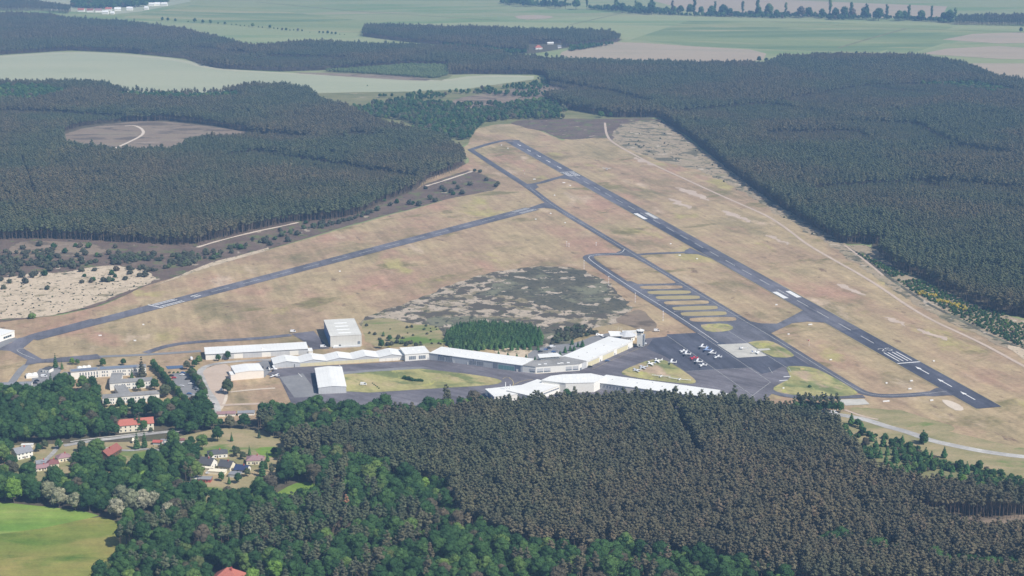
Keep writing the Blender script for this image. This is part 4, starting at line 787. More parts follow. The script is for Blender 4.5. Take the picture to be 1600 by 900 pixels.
# houses
def house(name, label, cat, cx, cy, W_, D_, h, ang, wall, roof, kind='x', rise=3, wins=True, chim=False):
    q = U(cx, cy); e = empty(name, (q.x, q.y, 0), label, cat, None, R(ang)); b = Bld.__new__(Bld)
    b.W, b.D, b.h = W_, D_, h; b.e = e
    c, s_ = math.cos(R(ang)), math.sin(R(ang)); e.location = (q.x-c*W_/2+s_*D_/2, q.y-s_*W_/2-c*D_/2, 0)
    b.walls(M[wall])
    if kind == 'flat': r = b.flat(M[roof], .3, .25)
    elif kind == 'hip': r = b.hip(M[roof], rise)
    else: r = b.gable(M[roof], rise, kind, .5, .25, M[wall])
    if wins:
        for side, L in (('f', W_), ('l', D_), ('r', D_)):
            for t in ((.25, .7) if L < 11 else (.15, .38, .62, .85)):
                b.pan(side, L*t-.55, L*t+.55, .9, 2.1, 'window', M['glass'], .06)
                if h > 5: b.pan(side, L*t-.5, L*t+.5, 3.7, 4.9, 'window', M['glass'], .06)
        b.pan('f', W_*.45, W_*.45+1, 0, 2.1, 'door', M['wbrown'], .07)
    if (chim or name == 'house') and kind != 'flat' and cy > 600: b.part('chimney', MB().box(W_*.6, W_*.6+.8, D_*.4, D_*.4+.8, h+rise*.5, h+rise+1), M['wred'], r)
    return b
house('house', 'white two-storey house with a grey roof and gable facing left, at the far left', 'house', 35, 714, 13, 11, 5.2, 38, 'wwall', 'rgrey', 'x', 3.2)
house('shed', 'white flat canopy behind the white two-storey house', 'shed', 43, 699, 9, 3, 2.6, 5, 'wwall', 'wroof', 'flat', wins=False)
house('house', 'maroon pyramid-roofed bungalow left of the village lane', 'house', 82, 728, 9, 8, 2.8, 20, 'wcream', 'rmaroon', 'hip', 2.8)
house('house', 'plum-roofed cream house with a hipped roof by the village lane', 'house', 99, 719, 10, 8, 3.2, 30, 'wcream', 'rlilac', 'hip', 2.6)
house('house', 'small grey-roofed bungalow with a dark solar panel', 'house', 66, 727, 9, 7, 3, 25, 'wwall', 'rgrey', 'x', 1.5).part('solar_panel', MB().box(3, 6, .5, 2.6, 3.55, 3.8), M['rslate'])
house('house', 'low dusty-pink roofed house in front of the maroon bungalow', 'house', 66, 734, 9, 6, 2.6, 25, 'wcream', 'rlilac', 'x', 1.8)
b = house('garage', 'white flat-roofed garage with two dark openings beside the hedge', 'garage', 49, 741, 7, 4.5, 2.6, 25, 'wwall', 'wroof', 'flat', wins=False)
for k in (0, 1): b.pan('r', .5+k*2, 2+k*2, 0, 2.1, 'garage_door', M['glass'])
house('house', 'beige hip-roofed house cut by the left edge', 'house', 6, 735, 10, 8, 3, 0, 'wcream', 'clearing', 'hip', 2.5)
house('house', 'long red-roofed brown house among the village trees', 'house', 172, 712, 9, 20, 3.6, -18, 'wbrown', 'rred', 'y', 3.6, chim=True)
house('shed', 'grey-roofed annex left of the long red-roofed house', 'shed', 164, 713, 6, 7, 3.2, -18, 'wbrown', 'rgrey', 'y', 1)
b = Bld('apartment_block', 'two-storey cream apartment block with a bright red tiled roof behind conifers', 'apartment block', (185.5, 665.5), (240, 660.6), (184, 660), 6.2, D=10.5)
b.walls(M['wcream']); b.gable(M['rorange'], 3.4, 'x', .5, .25, M['wcream'])
for z in (1, 3.9): winrow(b, 'f', [b.W*t for t in (.06, .19, .33, .48, .62, .78, .91)], z, z+1.3, 1.0, 'glass', False)
house('hut', 'small hut with a red and white roof in the garden meadow', 'hut', 247, 694, 7, 5, 2.4, -5, 'lgwall', 'wred', 'x', 1.0, False)
house('hut', 'tiny orange-beige hut at the roadside below the apartment block', 'hut', 212, 692, 4, 4, 2.6, 0, 'wcream', 'wcream', 'x', 1.5, False)
for i, (x, y, lb) in enumerate(((257, 692, 'grey allotment shed left of the white caravan'), (262, 696, 'beige allotment shed with boxes in front'), (281, 691, 'brown-roofed low shed behind the dark-roofed cream house'))): house('shed', lb, 'shed', x, y, 7 if i == 2 else 5, 4, 2.3, -5+i*9, 'lgwall' if i != 1 else 'wcream', ('rgrey', 'wcream', 'rmaroon')[i], 'x', .8, False)
house('house', 'cream house with a dark slate gable roof left of the big round tree', 'house', 286, 706, 13, 9, 3.4, -12, 'wcream', 'rslate', 'x', 3.4)
house('house', 'white bungalow with a dark slate roof behind the two gabled houses', 'house', 340, 713, 15, 9, 3.4, 12, 'wwall', 'rslate', 'hip', 2.4)
house('house', 'white house with a black slate gable roof, left of the gabled pair', 'house', 325, 729, 11, 9.5, 3.6, -22, 'wwall', 'rslate', 'x', 3.8)
house('house', 'cream house with a black slate gable roof, right of the gabled pair', 'house', 355, 733, 10.5, 9, 3.6, -22, 'wcream', 'rslate', 'x', 3.6)
house('house', 'house with a navy blue roof and grey lean-to beside the cream gabled house', 'house', 379, 737, 10, 9, 3, -12, 'wwall', 'rnavy', 'x', 2.6)
house('house', 'cream villa with a plum hipped roof at the edge of the wood', 'house', 399, 723, 13, 10, 3.6, 5, 'wcream', 'rlilac', 'hip', 2.8)
house('carport', 'long flat cream carport roof stepping down below the white gabled house', 'carport', 318, 735, 17, 3.6, 2.6, -14, 'wcream', 'wcream', 'flat', wins=False)
house('carport', 'shorter flat cream carport roof right of the long one', 'carport', 340, 740, 13, 6, 2.6, -10, 'wcream', 'wcream', 'flat', wins=False)
house('hut', 'red-walled hut with a grey roof in the lower garden', 'hut', 321, 752, 9.5, 6, 2.8, -4, 'wred', 'rgrey', 'x', .9, True)
house('shed', 'white slanted-roof shed left of the red-walled hut', 'shed', 306, 751, 4, 7, 2.6, -30, 'wwall', 'wroof', 'flat', wins=False)
house('shed', 'grey flat-roofed shed below the navy-roofed house', 'shed', 367, 744, 8, 7, 2.4, -12, 'lgwall', 'rgrey', 'flat', wins=False)
for i, x in enumerate((346, 361.5, 379, 391)): house('shed', ('leftmost white garden shed with a reddish roof in the row of four', 'second white garden shed with a reddish roof in the row of four', 'third white garden shed of the row, behind a bush', 'rightmost white garden shed of the row, against the trees')[i], 'shed', x, 650-i*.6, 7, 5, 2.7, 2, 'wwall', ('rlilac', 'rlilac', 'rgrey', 'rgrey')[i], 'x', 1.2, False)
house('villa', 'large villa under a tall orange-red hipped roof at the bottom edge', 'villa', 358, 915, 21, 19, 4.5, -8, 'wcream', 'rorange', 'hip', 8, chim=True)
# far farm and village
house('farmhouse', 'white farmhouse with a red roof by the far wood, gable towards us', 'farmhouse', 841, 77, 18, 14, 5, 15, 'wwall', 'rorange', 'hip', 6)
house('barn', 'low white barn behind the far farmhouse', 'barn', 860, 69, 16, 8, 3.5, 5, 'wwall', 'wroof', 'x', 2, False)
house('barn', 'small white-gabled barn right of the far farmhouse', 'barn', 874, 75, 9, 8, 4, 5, 'wwall', 'rgrey', 'x', 3, False)
fv = [(127, 19.5, 'rorange', 'white red-roofed house leftmost in the far village'), (141, 20, 'rred', 'dark red roofed house second in the far village'), (154, 20, 'rlilac', 'plum roofed house in the far village'), (165, 23, 'wroof', 'low white house nearest us in the far village'),
      (170, 18, 'rorange', 'orange roofed house in the middle of the far village'), (184, 18, 'wroof', 'white flat house right of the orange roof in the far village'), (176, 23, 'wroof', 'tiny white shed before the far village trees'), (203, 17, 'wroof', 'white low house right of the tree gap in the far village'),
      (210, 12, 'wroof', 'small white cabin behind the far village trees'), (229, 16, 'wroof', 'white trailer at the foot of the far village trees'), (237, 10.5, 'wroof', 'white shed leftmost of the field edge trio'), (246, 10, 'wroof', 'white shed in the middle of the field edge trio'), (257, 10, 'wroof', 'white shed rightmost of the field edge trio'),
      (45, 11, 'wroof', 'pale long house at the far top left'), (18, 7, 'rlilac', 'pinkish house at the very top left'), (3, 2, 'wroof', 'white house in the top left corner'), (85, 17, 'rlilac', 'beige yard building left of the far village')]
for i, (x, y, r, lb) in enumerate(fv): house('house', lb, 'house', x, y-1, 20 if i not in (6, 8, 9) else 12, 12, 6.5 if i not in (6, 8) else 4, 8*(i % 3)-6, 'wwall', r, 'x', 5, False)
for i, (x, y, lb) in enumerate(((1547, 118, 'white cottage between trees at the far right'), (1561, 125, 'white-walled shed behind the far right trees'), (1587, 130, 'pink-roofed cottage at the far right edge'))): house('cottage', lb, 'cottage', x, y+2, 9, 7, 3, 10*i, 'wwall', ('wroof', 'wroof', 'rlilac')[i], 'x', 2, False)
house('stable', 'long pale building behind the far tree line at the top', 'stable', 1212, 23.5, 28, 10, 4, 0, 'wwall', 'wroof', 'x', 2, False)

# ------------------------------------------------------------------ vehicles
def ell(x, ry, rz, zc, n=8, yc=0): return [(x, yc+ry*math.cos(2*math.pi*i/n), zc+rz*math.sin(2*math.pi*i/n)) for i in range(n)]
def airplane(x, y, ang, label, col='pwhite', high=False, span=10.5, glider=False):
    """nose towards +x"""
    q = U(x, y); e = empty('glider' if glider else 'light_aircraft', (q.x, q.y, .6), label, 'glider' if glider else 'aircraft', None, R(ang)); m = M[col]; e.scale = (1.0,)*3 if glider else (1.12,)*3
    L = 7.2 if not glider else 7.5
    fr = [(-L*.55, .12, .18, 1.25), (-L*.3, .28, .36, 1.15), (-L*.08, .55, .62, 1.15), (L*.12, .6, .68, 1.1), (L*.27, .52, .5, 1.0), (L*.38, .36, .36, 1.0), (L*.42, .12, .12, 1.0)]
    MB().loft([ell(a, b_, c_, d_) for a, b_, c_, d_ in fr]).build('fuselage', m, e, True)
    MB().loft([ell(-.5, .35, .15, 1.6), ell(.2, .5, .5, 1.65), ell(.9, .45, .35, 1.6), ell(1.3, .3, .1, 1.5)]).build('canopy', M['glass'], e, True)
    wz = 2.15 if high else .85; ch = 1.5 if not glider else .95
    for s in (-1, 1):
        a = [(1.1, 0, wz), (1.1-ch, 0, wz), (.75-ch, s*span/2, wz+.25), (.85-.1, s*span/2, wz+.25)]
        MB().loft([a, [(p[0], p[1], p[2]+.16) for p in a]]).build('wing', m, e)
        a = [(-L*.46, 0, 1.3), (-L*.56, 0, 1.3), (-L*.56, s*1.7, 1.3), (-L*.49, s*1.7, 1.3)]
        MB().loft([a, [(p[0], p[1], p[2]+.08) for p in a]]).build('tailplane', m, e)
        if high: MB().tube((.6, s*.45, .7), (.6, s*2.2, 2.2), .05, .05).build('wing_strut', m, e)
    a = [(-L*.42, 1.35), (-L*.58, 1.3), (-L*.60, 2.9), (-L*.54, 2.9)]
    MB().loft([[(p[0], s, p[1]) for p in a] for s in (-.06, .06)]).build('fin', M['cblue'] if col == 'pwhite' and int(x) % 3 == 0 else m, e)
    for wx, wy in ((L*.3, 0), (-.2, .95), (-.2, -.95)):
        if glider and wx > 1: continue
        MB().tube((wx, wy, .9), (wx, wy*1.05, -.05), .05, .05).build('gear_leg', m, e); MB().tube((wx, wy-.08, -.15), (wx, wy+.08, -.15), .24, .24, 10).build('wheel', M['tyre'], e)
    if not glider:
        p = MB(); p.box(L*.425, L*.435, -.95, .95, .93, 1.07); p.build('propeller', M['cblack'], e)
        MB().loft([ell(L*.42, .14, .14, 1.0), ell(L*.46, .02, .02, 1.0)]).build('spinner', m, e)
    return e
row = [(1066.7, 551, 'pwhite', 0, 'white low-wing aircraft heading the front parked row on the apron'), (1072, 556, 'pwhite', 1, 'white high-wing aircraft just in front of the red aircraft'), (1083, 562, 'pred', 0, 'red light aircraft in the middle of the front parked row'),
       (1090, 568, 'pwhite', 1, 'white high-wing aircraft just behind the red aircraft'), (1097, 573, 'pwhite', 0, 'white low-wing aircraft ending the front parked row')]
for i, (x, y, c, h_, lb) in enumerate(row): airplane(x, y, 160+(i % 2)*8, lb, c, bool(h_), 10)
for i, (x, y, c, h_, lb) in enumerate([(1097, 545, 'pwhite', 1, 'white aircraft heading the rear parked row near the concrete stand'), (1104, 549.5, 'pblue', 1, 'pale blue high-wing aircraft in the rear parked row'), (1111.5, 554.5, 'pwhite', 1, 'white aircraft right behind the pale blue one'), (1120.5, 560, 'pwhite', 0, 'white low-wing aircraft ending the rear parked row')]): airplane(x, y, 165-i*4, lb, c, bool(h_), 10.2)
airplane(994.5, 581, 200, 'silver aircraft at the left tip of the grass triangle', 'pgrey', False, 10.5)
airplane(1004.7, 576.5, 200, 'silver aircraft second from the left on the grass triangle', 'pgrey', False, 10.5)
airplane(1017, 570.6, 195, 'white slender aircraft third from the left on the grass triangle', 'pwhite', False, 12)
airplane(1027.5, 566, 190, 'large white twin-boomed looking aircraft at the top of the grass triangle', 'pwhite', False, 13)
airplane(1049.5, 569, 170, 'white high-wing aircraft at the right corner of the grass triangle', 'pwhite', True, 11)
airplane(1033, 590, 72, 'white motor glider parked at the lower edge of the grass triangle', 'pwhite', False, 17, True)
airplane(1062, 595, 68, 'white long-winged glider at the lower right of the grass triangle', 'pwhite', False, 21, True)
airplane(948, 266, 85, 'white aircraft standing on dry grass right of the far runway threshold', 'pwhite', True, 12)
airplane(1182, 553, 10, 'white aircraft on the concrete stand beside the helicopter', 'pwhite', False, 9)
airplane(428, 579.5, 15, 'white aircraft by the west end of the gabled hangar row', 'pwhite', True, 11)
airplane(429, 589.5, 150, 'white low-wing aircraft on the taxi lane left of the grey paving', 'pwhite', False, 10.5)
airplane(938, 526, 25, 'white swept aircraft parked behind the long tower hangar', 'pwhite', False, 12)
# helicopter
q = U(1158, 547); e = empty('helicopter', (q.x, q.y, .6), 'white helicopter standing on the pale concrete stand', 'helicopter', None, R(165))
MB().loft([ell(-1.6, .5, .6, 1.5), ell(-.6, .95, 1.05, 1.45), ell(.8, .95, 1.0, 1.35), ell(1.9, .6, .6, 1.1), ell(2.3, .2, .2, 1.0)]).build('cabin', M['pwhite'], e, True)
MB().loft([ell(.7, .97, .6, 1.6), ell(1.6, .7, .5, 1.45), ell(2.1, .3, .3, 1.3)]).build('windscreen', M['glass'], e, True)
MB().tube((-1.4, 0, 1.7), (-6.2, 0, 1.9), .28, .13, 8).build('tail_boom', M['pwhite'], e); MB().box(-6.6, -5.9, -.06, .06, 1.2, 3.0).build('fin', M['pwhite'], e)
MB().tube((-.2, 0, 2.4), (-.2, 0, 3.1), .14, .1).build('rotor_mast', M['grey'], e)
for a in (25, 145, 265): MB().box(.2, 5.2, -.13, .13, 3.0, 3.06, Matrix.Translation((-.2, 0, 0)) @ Matrix.Rotation(R(a), 4, 'Z')).build('rotor_blade', M['grey'], e)
for s in (-1, 1):
    MB().tube((-1.5, s*1.05, .08), (2.0, s*1.05, .08), .06, .06).build('skid', M['grey'], e)
    for x in (-.8, 1): MB().tube((x, s*.5, .9), (x, s*1.05, .08), .05, .05).build('skid_strut', M['grey'], e)
MB().box(-6.4, -6.3, .08, .14, 1.2, 2.6).build('tail_rotor', M['grey'], e)

CARS = {}
def car(x, y, ang, label, col='cwhite', van=False):
    key = (col, van)
    if key not in CARS:
        L, W_, H_ = (4.6, 1.85, 1.5) if not van else (5.6, 2.0, 2.4)
        prof = [(-L/2, .45), (-L/2, 1.0), (-L*.42, 1.05), (-L*.30, H_), (L*.08, H_), (L*.24, 1.05), (L*.46, .85), (L/2, .45)] if not van else [(-L/2, .45), (-L/2, H_-.1), (-L*.46, H_), (L*.25, H_), (L*.38, 1.35), (L*.48, 1.1), (L/2, .45)]
        body = MB().loft([[(a, s, z) for a, z in prof] for s in (-W_/2, W_/2)]); gl = MB()
        if van: gl.loft([[(L*.27, s, H_-.15), (L*.385, s, 1.4), (L*.27, s, 1.35), (L*.1, s, 1.35), (L*.1, s, H_-.2)] for s in (-W_/2-.02, W_/2+.02)])
        else: gl.loft([[(-L*.385, s, 1.08), (-L*.29, s, H_-.1), (L*.07, s, H_-.1), (L*.215, s, 1.08)] for s in (-W_/2-.02, W_/2+.02)])
        ws = [MB().tube((a*L*.31, s*(W_/2-.2), .33), (a*L*.31, s*(W_/2+.02), .33), .33, .33, 10) for a in (-1, 1) for s in (-1, 1)]
        hl = [MB().box(L/2-.12, L/2+.02, s*.62-.15, s*.62+.15, .62, .8) for s in (-1, 1)]
        CARS[key] = [('body', body, col), ('side_windows', gl, 'glass')]+[('wheel', t_, 'tyre') for t_ in ws]+[('headlight', t_, 'skylight') for t_ in hl]
        CARS[key] = [(nm, t_.build(nm, M[mt]), mt) for nm, t_, mt in CARS[key]]; first = True
    else: first = False
    q = U(x, y); e = empty('van' if van else 'parked_car', (q.x, q.y, .58), label, 'van' if van else 'car', 'vehicles parked around the airfield', R(ang))
    for nm, o, mt in CARS[key]:
        if not first: o = o.copy(); COL.objects.link(o)
        o.parent = e
    return e
for a in [(268, 588.5, 0, 'dark car in the top left slot of the school car park', 'cblack', 0), (272, 592, 10, 'red car parked against the hedge of the school car park', 'cred', 0), (286, 584.5, 5, 'dark blue car at the top end of the school car park', 'cblue', 0), (285, 587.5, 5, 'white car below the dark blue one in the school car park', 'cwhite', 0),
          (293, 594, 10, 'black car under the tree row of the school car park', 'cblack', 0), (299, 601.5, 5, 'white car half under the tree row of the school car park', 'cwhite', 0), (284, 605, 10, 'white estate car alone in the middle of the school car park', 'csilver', 0), (307, 609, 150, 'white van leading the cluster at the lower end of the school car park', 'cwhite', 1),
          (311, 612.5, 150, 'white van second in the cluster at the lower end of the school car park', 'cwhite', 1), (312.5, 615.5, 10, 'dark red car at the lower end of the school car park', 'cred', 0), (296, 617, 0, 'dark blue car at the bottom left of the school car park', 'cblue', 0), (304, 619.5, 5, 'silver car in the bottom row of the school car park', 'csilver', 0),
          (315, 618.5, 15, 'white car in the bottom right corner of the school car park', 'cwhite', 0), (347, 611.5, 80, 'white motor caravan beside the tall birch', 'cwhite', 1), (299, 562.5, 110, 'white van on the grass left of the long white hangar', 'cwhite', 1), (58, 596.5, 5, 'black car at the upper slot beside the depot', 'cblack', 0), (55, 600, 5, 'black car at the lower slot beside the depot', 'cblack', 0),
          (69, 590, 0, 'white van parked on the school driveway', 'cwhite', 1), (844.5, 551, 20, 'black car leftmost in the visitors car park', 'cblack', 0), (849, 549.5, 20, 'grey car second in the visitors car park', 'cgrey', 0), (853, 548, 20, 'dark blue car third in the visitors car park', 'cblue', 0), (858.5, 545.5, 20, 'black car fourth in the visitors car park', 'cblack', 0),
          (863, 543.8, 10, 'white van at the far end of the visitors car park', 'cwhite', 1), (860, 553.5, 20, 'silver car in the near row of the visitors car park', 'csilver', 0), (865, 551.5, 20, 'dark blue car in the near row of the visitors car park', 'cblue', 0), (868, 549.5, 20, 'grey car at the end of the near row of the visitors car park', 'cgrey', 0),
          (949, 565.5, 5, 'blue car on the apron before the cream doors', 'cblue', 0), (922, 574.6, 20, 'black car at the near corner of the tower hangar', 'cblack', 0), (1007, 534.5, 100, 'black car beside the foot of the control tower', 'cblack', 0), (1008.5, 538.5, 100, 'silver car at the apron corner by the control tower', 'csilver', 0), (993, 543, 30, 'dark car in front of the control tower door', 'cblack', 0), (1001, 544, 0, 'grey car before the tower stairs', 'cgrey', 0),
          (410, 576, 100, 'black car between the beige hangar and the gabled row', 'cblack', 0), (419, 576.5, 100, 'dark car beside the wall of the gabled row', 'cblack', 0), (304, 647, 10, 'white car on the road bend', 'cwhite', 0), (1303, 647, 5, 'white van on the country road at the forest corner', 'cwhite', 1), (333, 633.5, 80, 'dark car driving on the school road', 'cblack', 0),
          (326, 741, 20, 'white car parked by the cream carport', 'cwhite', 0), (267, 693, 20, 'white caravan in the allotment', 'cwhite', 1), (1289.5, 590.5, 30, 'small white trailer on the apron grass', 'cwhite', 0), (559, 602.5, 0, 'white trailer on the grass near the small white hangar', 'cwhite', 1), (505, 543.5, 10, 'white tanker cart beside the hall forecourt', 'cwhite', 1), (458, 519.8, 10, 'white cart at the far end of the hall forecourt', 'cwhite', 1)][:39]+[(568, 602.5, 0, 'white trailer on the grass near the small white hangar', 'cwhite', 1), (505, 543.5, 10, 'white tank cart beside the forecourt of the tall hall', 'cwhite', 1), (458, 519.8, 10, 'white cart at the far end of the forecourt of the tall hall', 'cwhite', 1), (1026, 518.5, 0, 'white van parked on bare soil behind the control tower', 'cwhite', 1)]: car(*a[:5], bool(a[5]))
# airfield furniture
def mast(x, y, lb, h=10):
    q = U(x, y); e = empty('light_mast', (q.x, q.y, .3), lb, 'mast')
    for sx, sy in ((-.35, -.2), (.35, -.2), (0, .4)): MB().tube((sx, sy, 0), (sx*.8, sy*.8, h), .09, .09, 4).build('mast_leg', M['pwhite'], e)
    for k in range(int(h)): MB().box(-.45, .45, -.3, .4, k+.4, k+.55).build('rung', M['redpaint' if k % 3 == 2 else 'pwhite'], e)
    MB().box(-.6, .6, -.3, .3, h, h+.5).build('lamp_head', M['pwhite'], e)
for x, y, lb in ((912.5, 421, 'white mast at the far bend of the parallel taxiway'), (951, 446.5, 'white mast second from the far bend of the taxiway'), (992.5, 473, 'white mast third from the far bend of the taxiway'), (1036, 502, 'white mast nearest the apron along the taxiway')): mast(x, y, lb)
for x, y, h_, lb in ((885.5, 386, 6, 'thin white aerial left of a pair on the dry grass'), (889, 386.5, 4, 'short white aerial right of a pair on the dry grass'), (931.5, 384.5, 4, 'single short white aerial near the taxiway')): mast(x, y, lb, h_)
def windsock(x, y, lb, ang):
    q = U(x, y); e = empty('windsock', (q.x, q.y, .3), lb, 'windsock', None, R(ang)); MB().tube((0, 0, 0), (0, 0, 6), .12, .08).build('pole', M['pwhite'], e)
    for k in range(5): MB().loft([ell(.2+k*.8, .65-k*.08, .65-k*.08, 5.6-k*.12), ell(1.0+k*.8, .57-k*.08, .57-k*.08, 5.5-k*.12)]).build('sock_band', M['redpaint' if k % 2 == 0 else 'pwhite'], e)
windsock(820, 273, 'red and white windsock beside the far runway end', 170); windsock(1264, 541, 'white and red windsock on the grass by the near taxiway', 120)
def sign(x, y, w_, lb, mat='pwhite', h_=1.3):
    q = U(x, y); e = empty('marker_board', (q.x, q.y, .25), lb, 'marker board', None, R(14)); MB().box(-w_/2, w_/2, -.35, .35, .25, h_).build('board', M[mat], e)
    for s in (-1, 1): MB().box(s*w_*.35-.08, s*w_*.35+.08, -.1, .1, 0, .245).build('foot', M['grey'], e)
for x, y, w_, lb in [(881, 286.5, 4.2, 'wide white marker board beside the far runway threshold'), (891, 291, 2, 'small white marker board right of the wide one near the far threshold'), (866.5, 306, 1.8, 'small white marker left of the far runway'), (783.5, 227.5, 2, 'white marker inside the far turning loop'), (793.5, 232.5, 2, 'second white marker inside the far turning loop'),
                     (835, 281, 4, 'white board on the grass left of the far taxi link'), (860.5, 334.5, 2.2, 'white marker below the second runway end'), (837, 343.5, 2.2, 'white marker left of the one below the second runway end'), (883, 349, 2, 'faint white marker on dry grass near the taxiway'), (1048, 382, 2.2, 'white marker box near the cross taxiway'), (1062, 400, 3, 'slanted white marker board below the cross taxiway'),
                     (1089, 405.5, 2.4, 'white marker box left of the runway middle'), (1213, 477.5, 2.4, 'white marker box on golden grass left of the aiming marks'), (1266, 508.5, 4.2, 'wide white marker board near the apron link'), (1232, 523.5, 2, 'small marker beside the parallel taxiway'), (1298, 563.5, 2.4, 'white marker on pinkish grass beside the parallel taxiway'), (1424, 596.5, 2.6, 'white box on the grass left of the near runway end'),
                     (1421.5, 609, 3, 'white board leaning near the bottom taxiway'), (1384.5, 628.5, 6, 'long white board below the bottom taxiway'), (1455.5, 627, 3, 'white board beside the bare sand patch'), (1253.5, 578.2, 4, 'yellow tarpaulin board on the near grass island'), (1224, 608, 1.6, 'small white marker in the corner of the near grass island'), (1385, 600, 1.8, 'tiny marker on pink grass'),
                     (156.5, 525.5, 3, 'white marker on grass left of the second runway'), (211, 533.5, 2.4, 'white marker on dry grass below the second runway'), (224, 508.5, 1.8, 'tiny white marker beside the second runway'), (531, 425, 2.2, 'white marker on the broad dry grass'), (1459, 565.5, 1.8, 'tiny white marker right of the near threshold'), (1224, 595.5, 8, 'pale slab lying at the apron edge'), (1230, 589.5, 7, 'grey bench-like slab at the apron edge')]:
    sign(x, y, w_, lb, 'yellow' if 'yellow' in lb else 'pwhite', 1.3 if w_ < 7 else .6)

# ------------------------------------------------------------------ trees
def blob(rnd, bm_v, bm_f, c, r, sq=.8, sub=1):
    b_ = bmesh.new(); bmesh.ops.create_icosphere(b_, subdivisions=sub, radius=1); n = len(bm_v)
    for v in b_.verts:
        k = r*rnd.uniform(.78, 1.15); bm_v.append((c[0]+v.co.x*k, c[1]+v.co.y*k, c[2]+v.co.z*k*sq))
    for f in b_.faces: bm_f.append(tuple(n+v.index for v in f.verts))
    b_.free()
def leafcards(rnd, V_, F_, c, r, n, size, sq=.8):
    for _ in range(n):
        d = Vector((rnd.gauss(0, 1), rnd.gauss(0, 1), rnd.gauss(.25, 1))).normalized(); k = r*rnd.uniform(.8, 1.2)
        p = Vector((c[0]+d.x*k, c[1]+d.y*k, c[2]+d.z*k*sq)); nrm = (d+Vector((rnd.gauss(0, .6), rnd.gauss(0, .6), rnd.gauss(0, .6)))).normalized()
        x = nrm.orthogonal().normalized(); x.rotate(Matrix.Rotation(rnd.uniform(0, 6.28), 3, nrm)); y = nrm.cross(x); s = size*rnd.uniform(.6, 1.3); m = len(V_)
        V_ += [tuple(p+x*s*.9), tuple(p+y*s*.6-x*s*.3), tuple(p-x*s*.8), tuple(p-y*s*.7+x*s*.1)]; F_.append((m, m+1, m+2, m+3))
def crown_pine(seed):
    r = random.Random(seed); V_, F_ = [], []
    n = r.choice((8, 9, 10))
    blob(r, V_, F_, (0, 0, 12.2), 2.0, .8)
    for k in range(n):
        t = k/(n-1); a = k*2.4+r.uniform(-.5, .5); o = 1.85*math.sqrt(max(0, 1-t**1.4))*r.uniform(.7, 1.1); z = 12.4+4.9*t+r.uniform(-.4, .4); rr = r.uniform(.95, 1.45)*(1-.25*t)
        c = (math.cos(a)*o, math.sin(a)*o, z); blob(r, V_, F_, c, rr, .72); leafcards(r, V_, F_, c, rr*1.08, 20, .38, .75)
    return V_, F_
def crown_broad(seed, H_=15, R_=5.6, n=12):
    r = random.Random(seed); V_, F_ = [], []
    for k in range(n):
        a = k*2.4+r.uniform(-.4, .4); t = (k+.5)/n; zz = H_*(.34+.46*t); ro = R_*.60*math.sqrt(max(.03, 1-(t*1.02)**2.4))*r.uniform(.8, 1.1) if k < n-1 else 0
        rr = R_*r.uniform(.36, .50); c = (math.cos(a)*ro, math.sin(a)*ro, zz); blob(r, V_, F_, c, rr*.97, .85, 2 if k > 5 else 1); leafcards(r, V_, F_, c, rr*1.04, 76, .42, .88)
    blob(r, V_, F_, (0, 0, H_*.52), R_*.66, 1.0, 2)
    return V_, F_
def crown_shrub(seed):
    r = random.Random(seed); V_, F_ = [], []
    for k in range(6):
        a = k*2.2; c = (math.cos(a)*.9*(k > 0), math.sin(a)*.9*(k > 0), 1.3+r.uniform(-.3, .7)*(k > 0)+.9*(k == 0)); blob(r, V_, F_, c, r.uniform(.9, 1.3), .95); leafcards(r, V_, F_, c, 1.25, 16, .45)
    return V_, F_
def crown_young(seed):
    r = random.Random(seed); V_, F_ = [], []
    for k in range(7):
        t = k/6; z = 2.2+13.2*t; rr = (4.2*(1-t)**.8+1.0)*r.uniform(.85, 1.1)
        for j in range(4 if k < 5 else 1):
            a = j*1.57+k*.8+r.uniform(-.3, .3); o = rr*.5 if k < 5 else 0; c = (math.cos(a)*o, math.sin(a)*o, z+r.uniform(-.5, .5)); blob(r, V_, F_, c, rr*.55, .85)
        leafcards(r, V_, F_, (0, 0, z), rr*.98, 22, .7, .7)
    return V_, F_
def crown_poplar(seed):
    r = random.Random(seed); V_, F_ = [], []
    for k in range(11):
        t = k/10; z = 30*(.22+.74*t); rr = 3.6*math.sin(math.pi*min(.95, .30+.6*(1-t)))*r.uniform(.7, 1.15); c = (r.uniform(-1.4, 1.4), r.uniform(-1.4, 1.4), z); blob(r, V_, F_, c, rr*.8, 1.05); leafcards(r, V_, F_, c, rr, 14, 1.0, 1.1)
    return V_, F_
def crown_spruce(seed):
    r = random.Random(seed); V_, F_ = [], []
    for k in range(8):
        t = k/7; z = 2+13*t; rr = 2.7*(1-t)+.35
        for j in range(4 if k < 6 else 1):
            a = j*1.57+k; c = (math.cos(a)*rr*.5, math.sin(a)*rr*.5, z); blob(r, V_, F_, c, rr*.62, .7)
        leafcards(r, V_, F_, (0, 0, z), rr, 16, .6, .5)
    return V_, F_
def trunk(h, r0, r1, limbs=0, seed=0):
    m = MB().tube((0, 0, 0), (.15, .1, h*.55), r0, (r0+r1)/2, 5).tube((.15, .1, h*.55), (0, 0, h), (r0+r1)/2, r1, 5); r = random.Random(seed)
    for k in range(limbs):
        a = k*2.1; z = h*r.uniform(.45, .8); l = h*r.uniform(.16, .26); m.tube((.08, .05, z), (math.cos(a)*l, math.sin(a)*l, z+l*.7), r1*.8, r1*.3, 4)
    return m
def mk(name, VF, mat, smooth=False):
    me = bpy.data.meshes.new(name); me.from_pydata(VF[0], [], VF[1]); me.materials.append(M[mat]); me.update(); return me
KN = {}
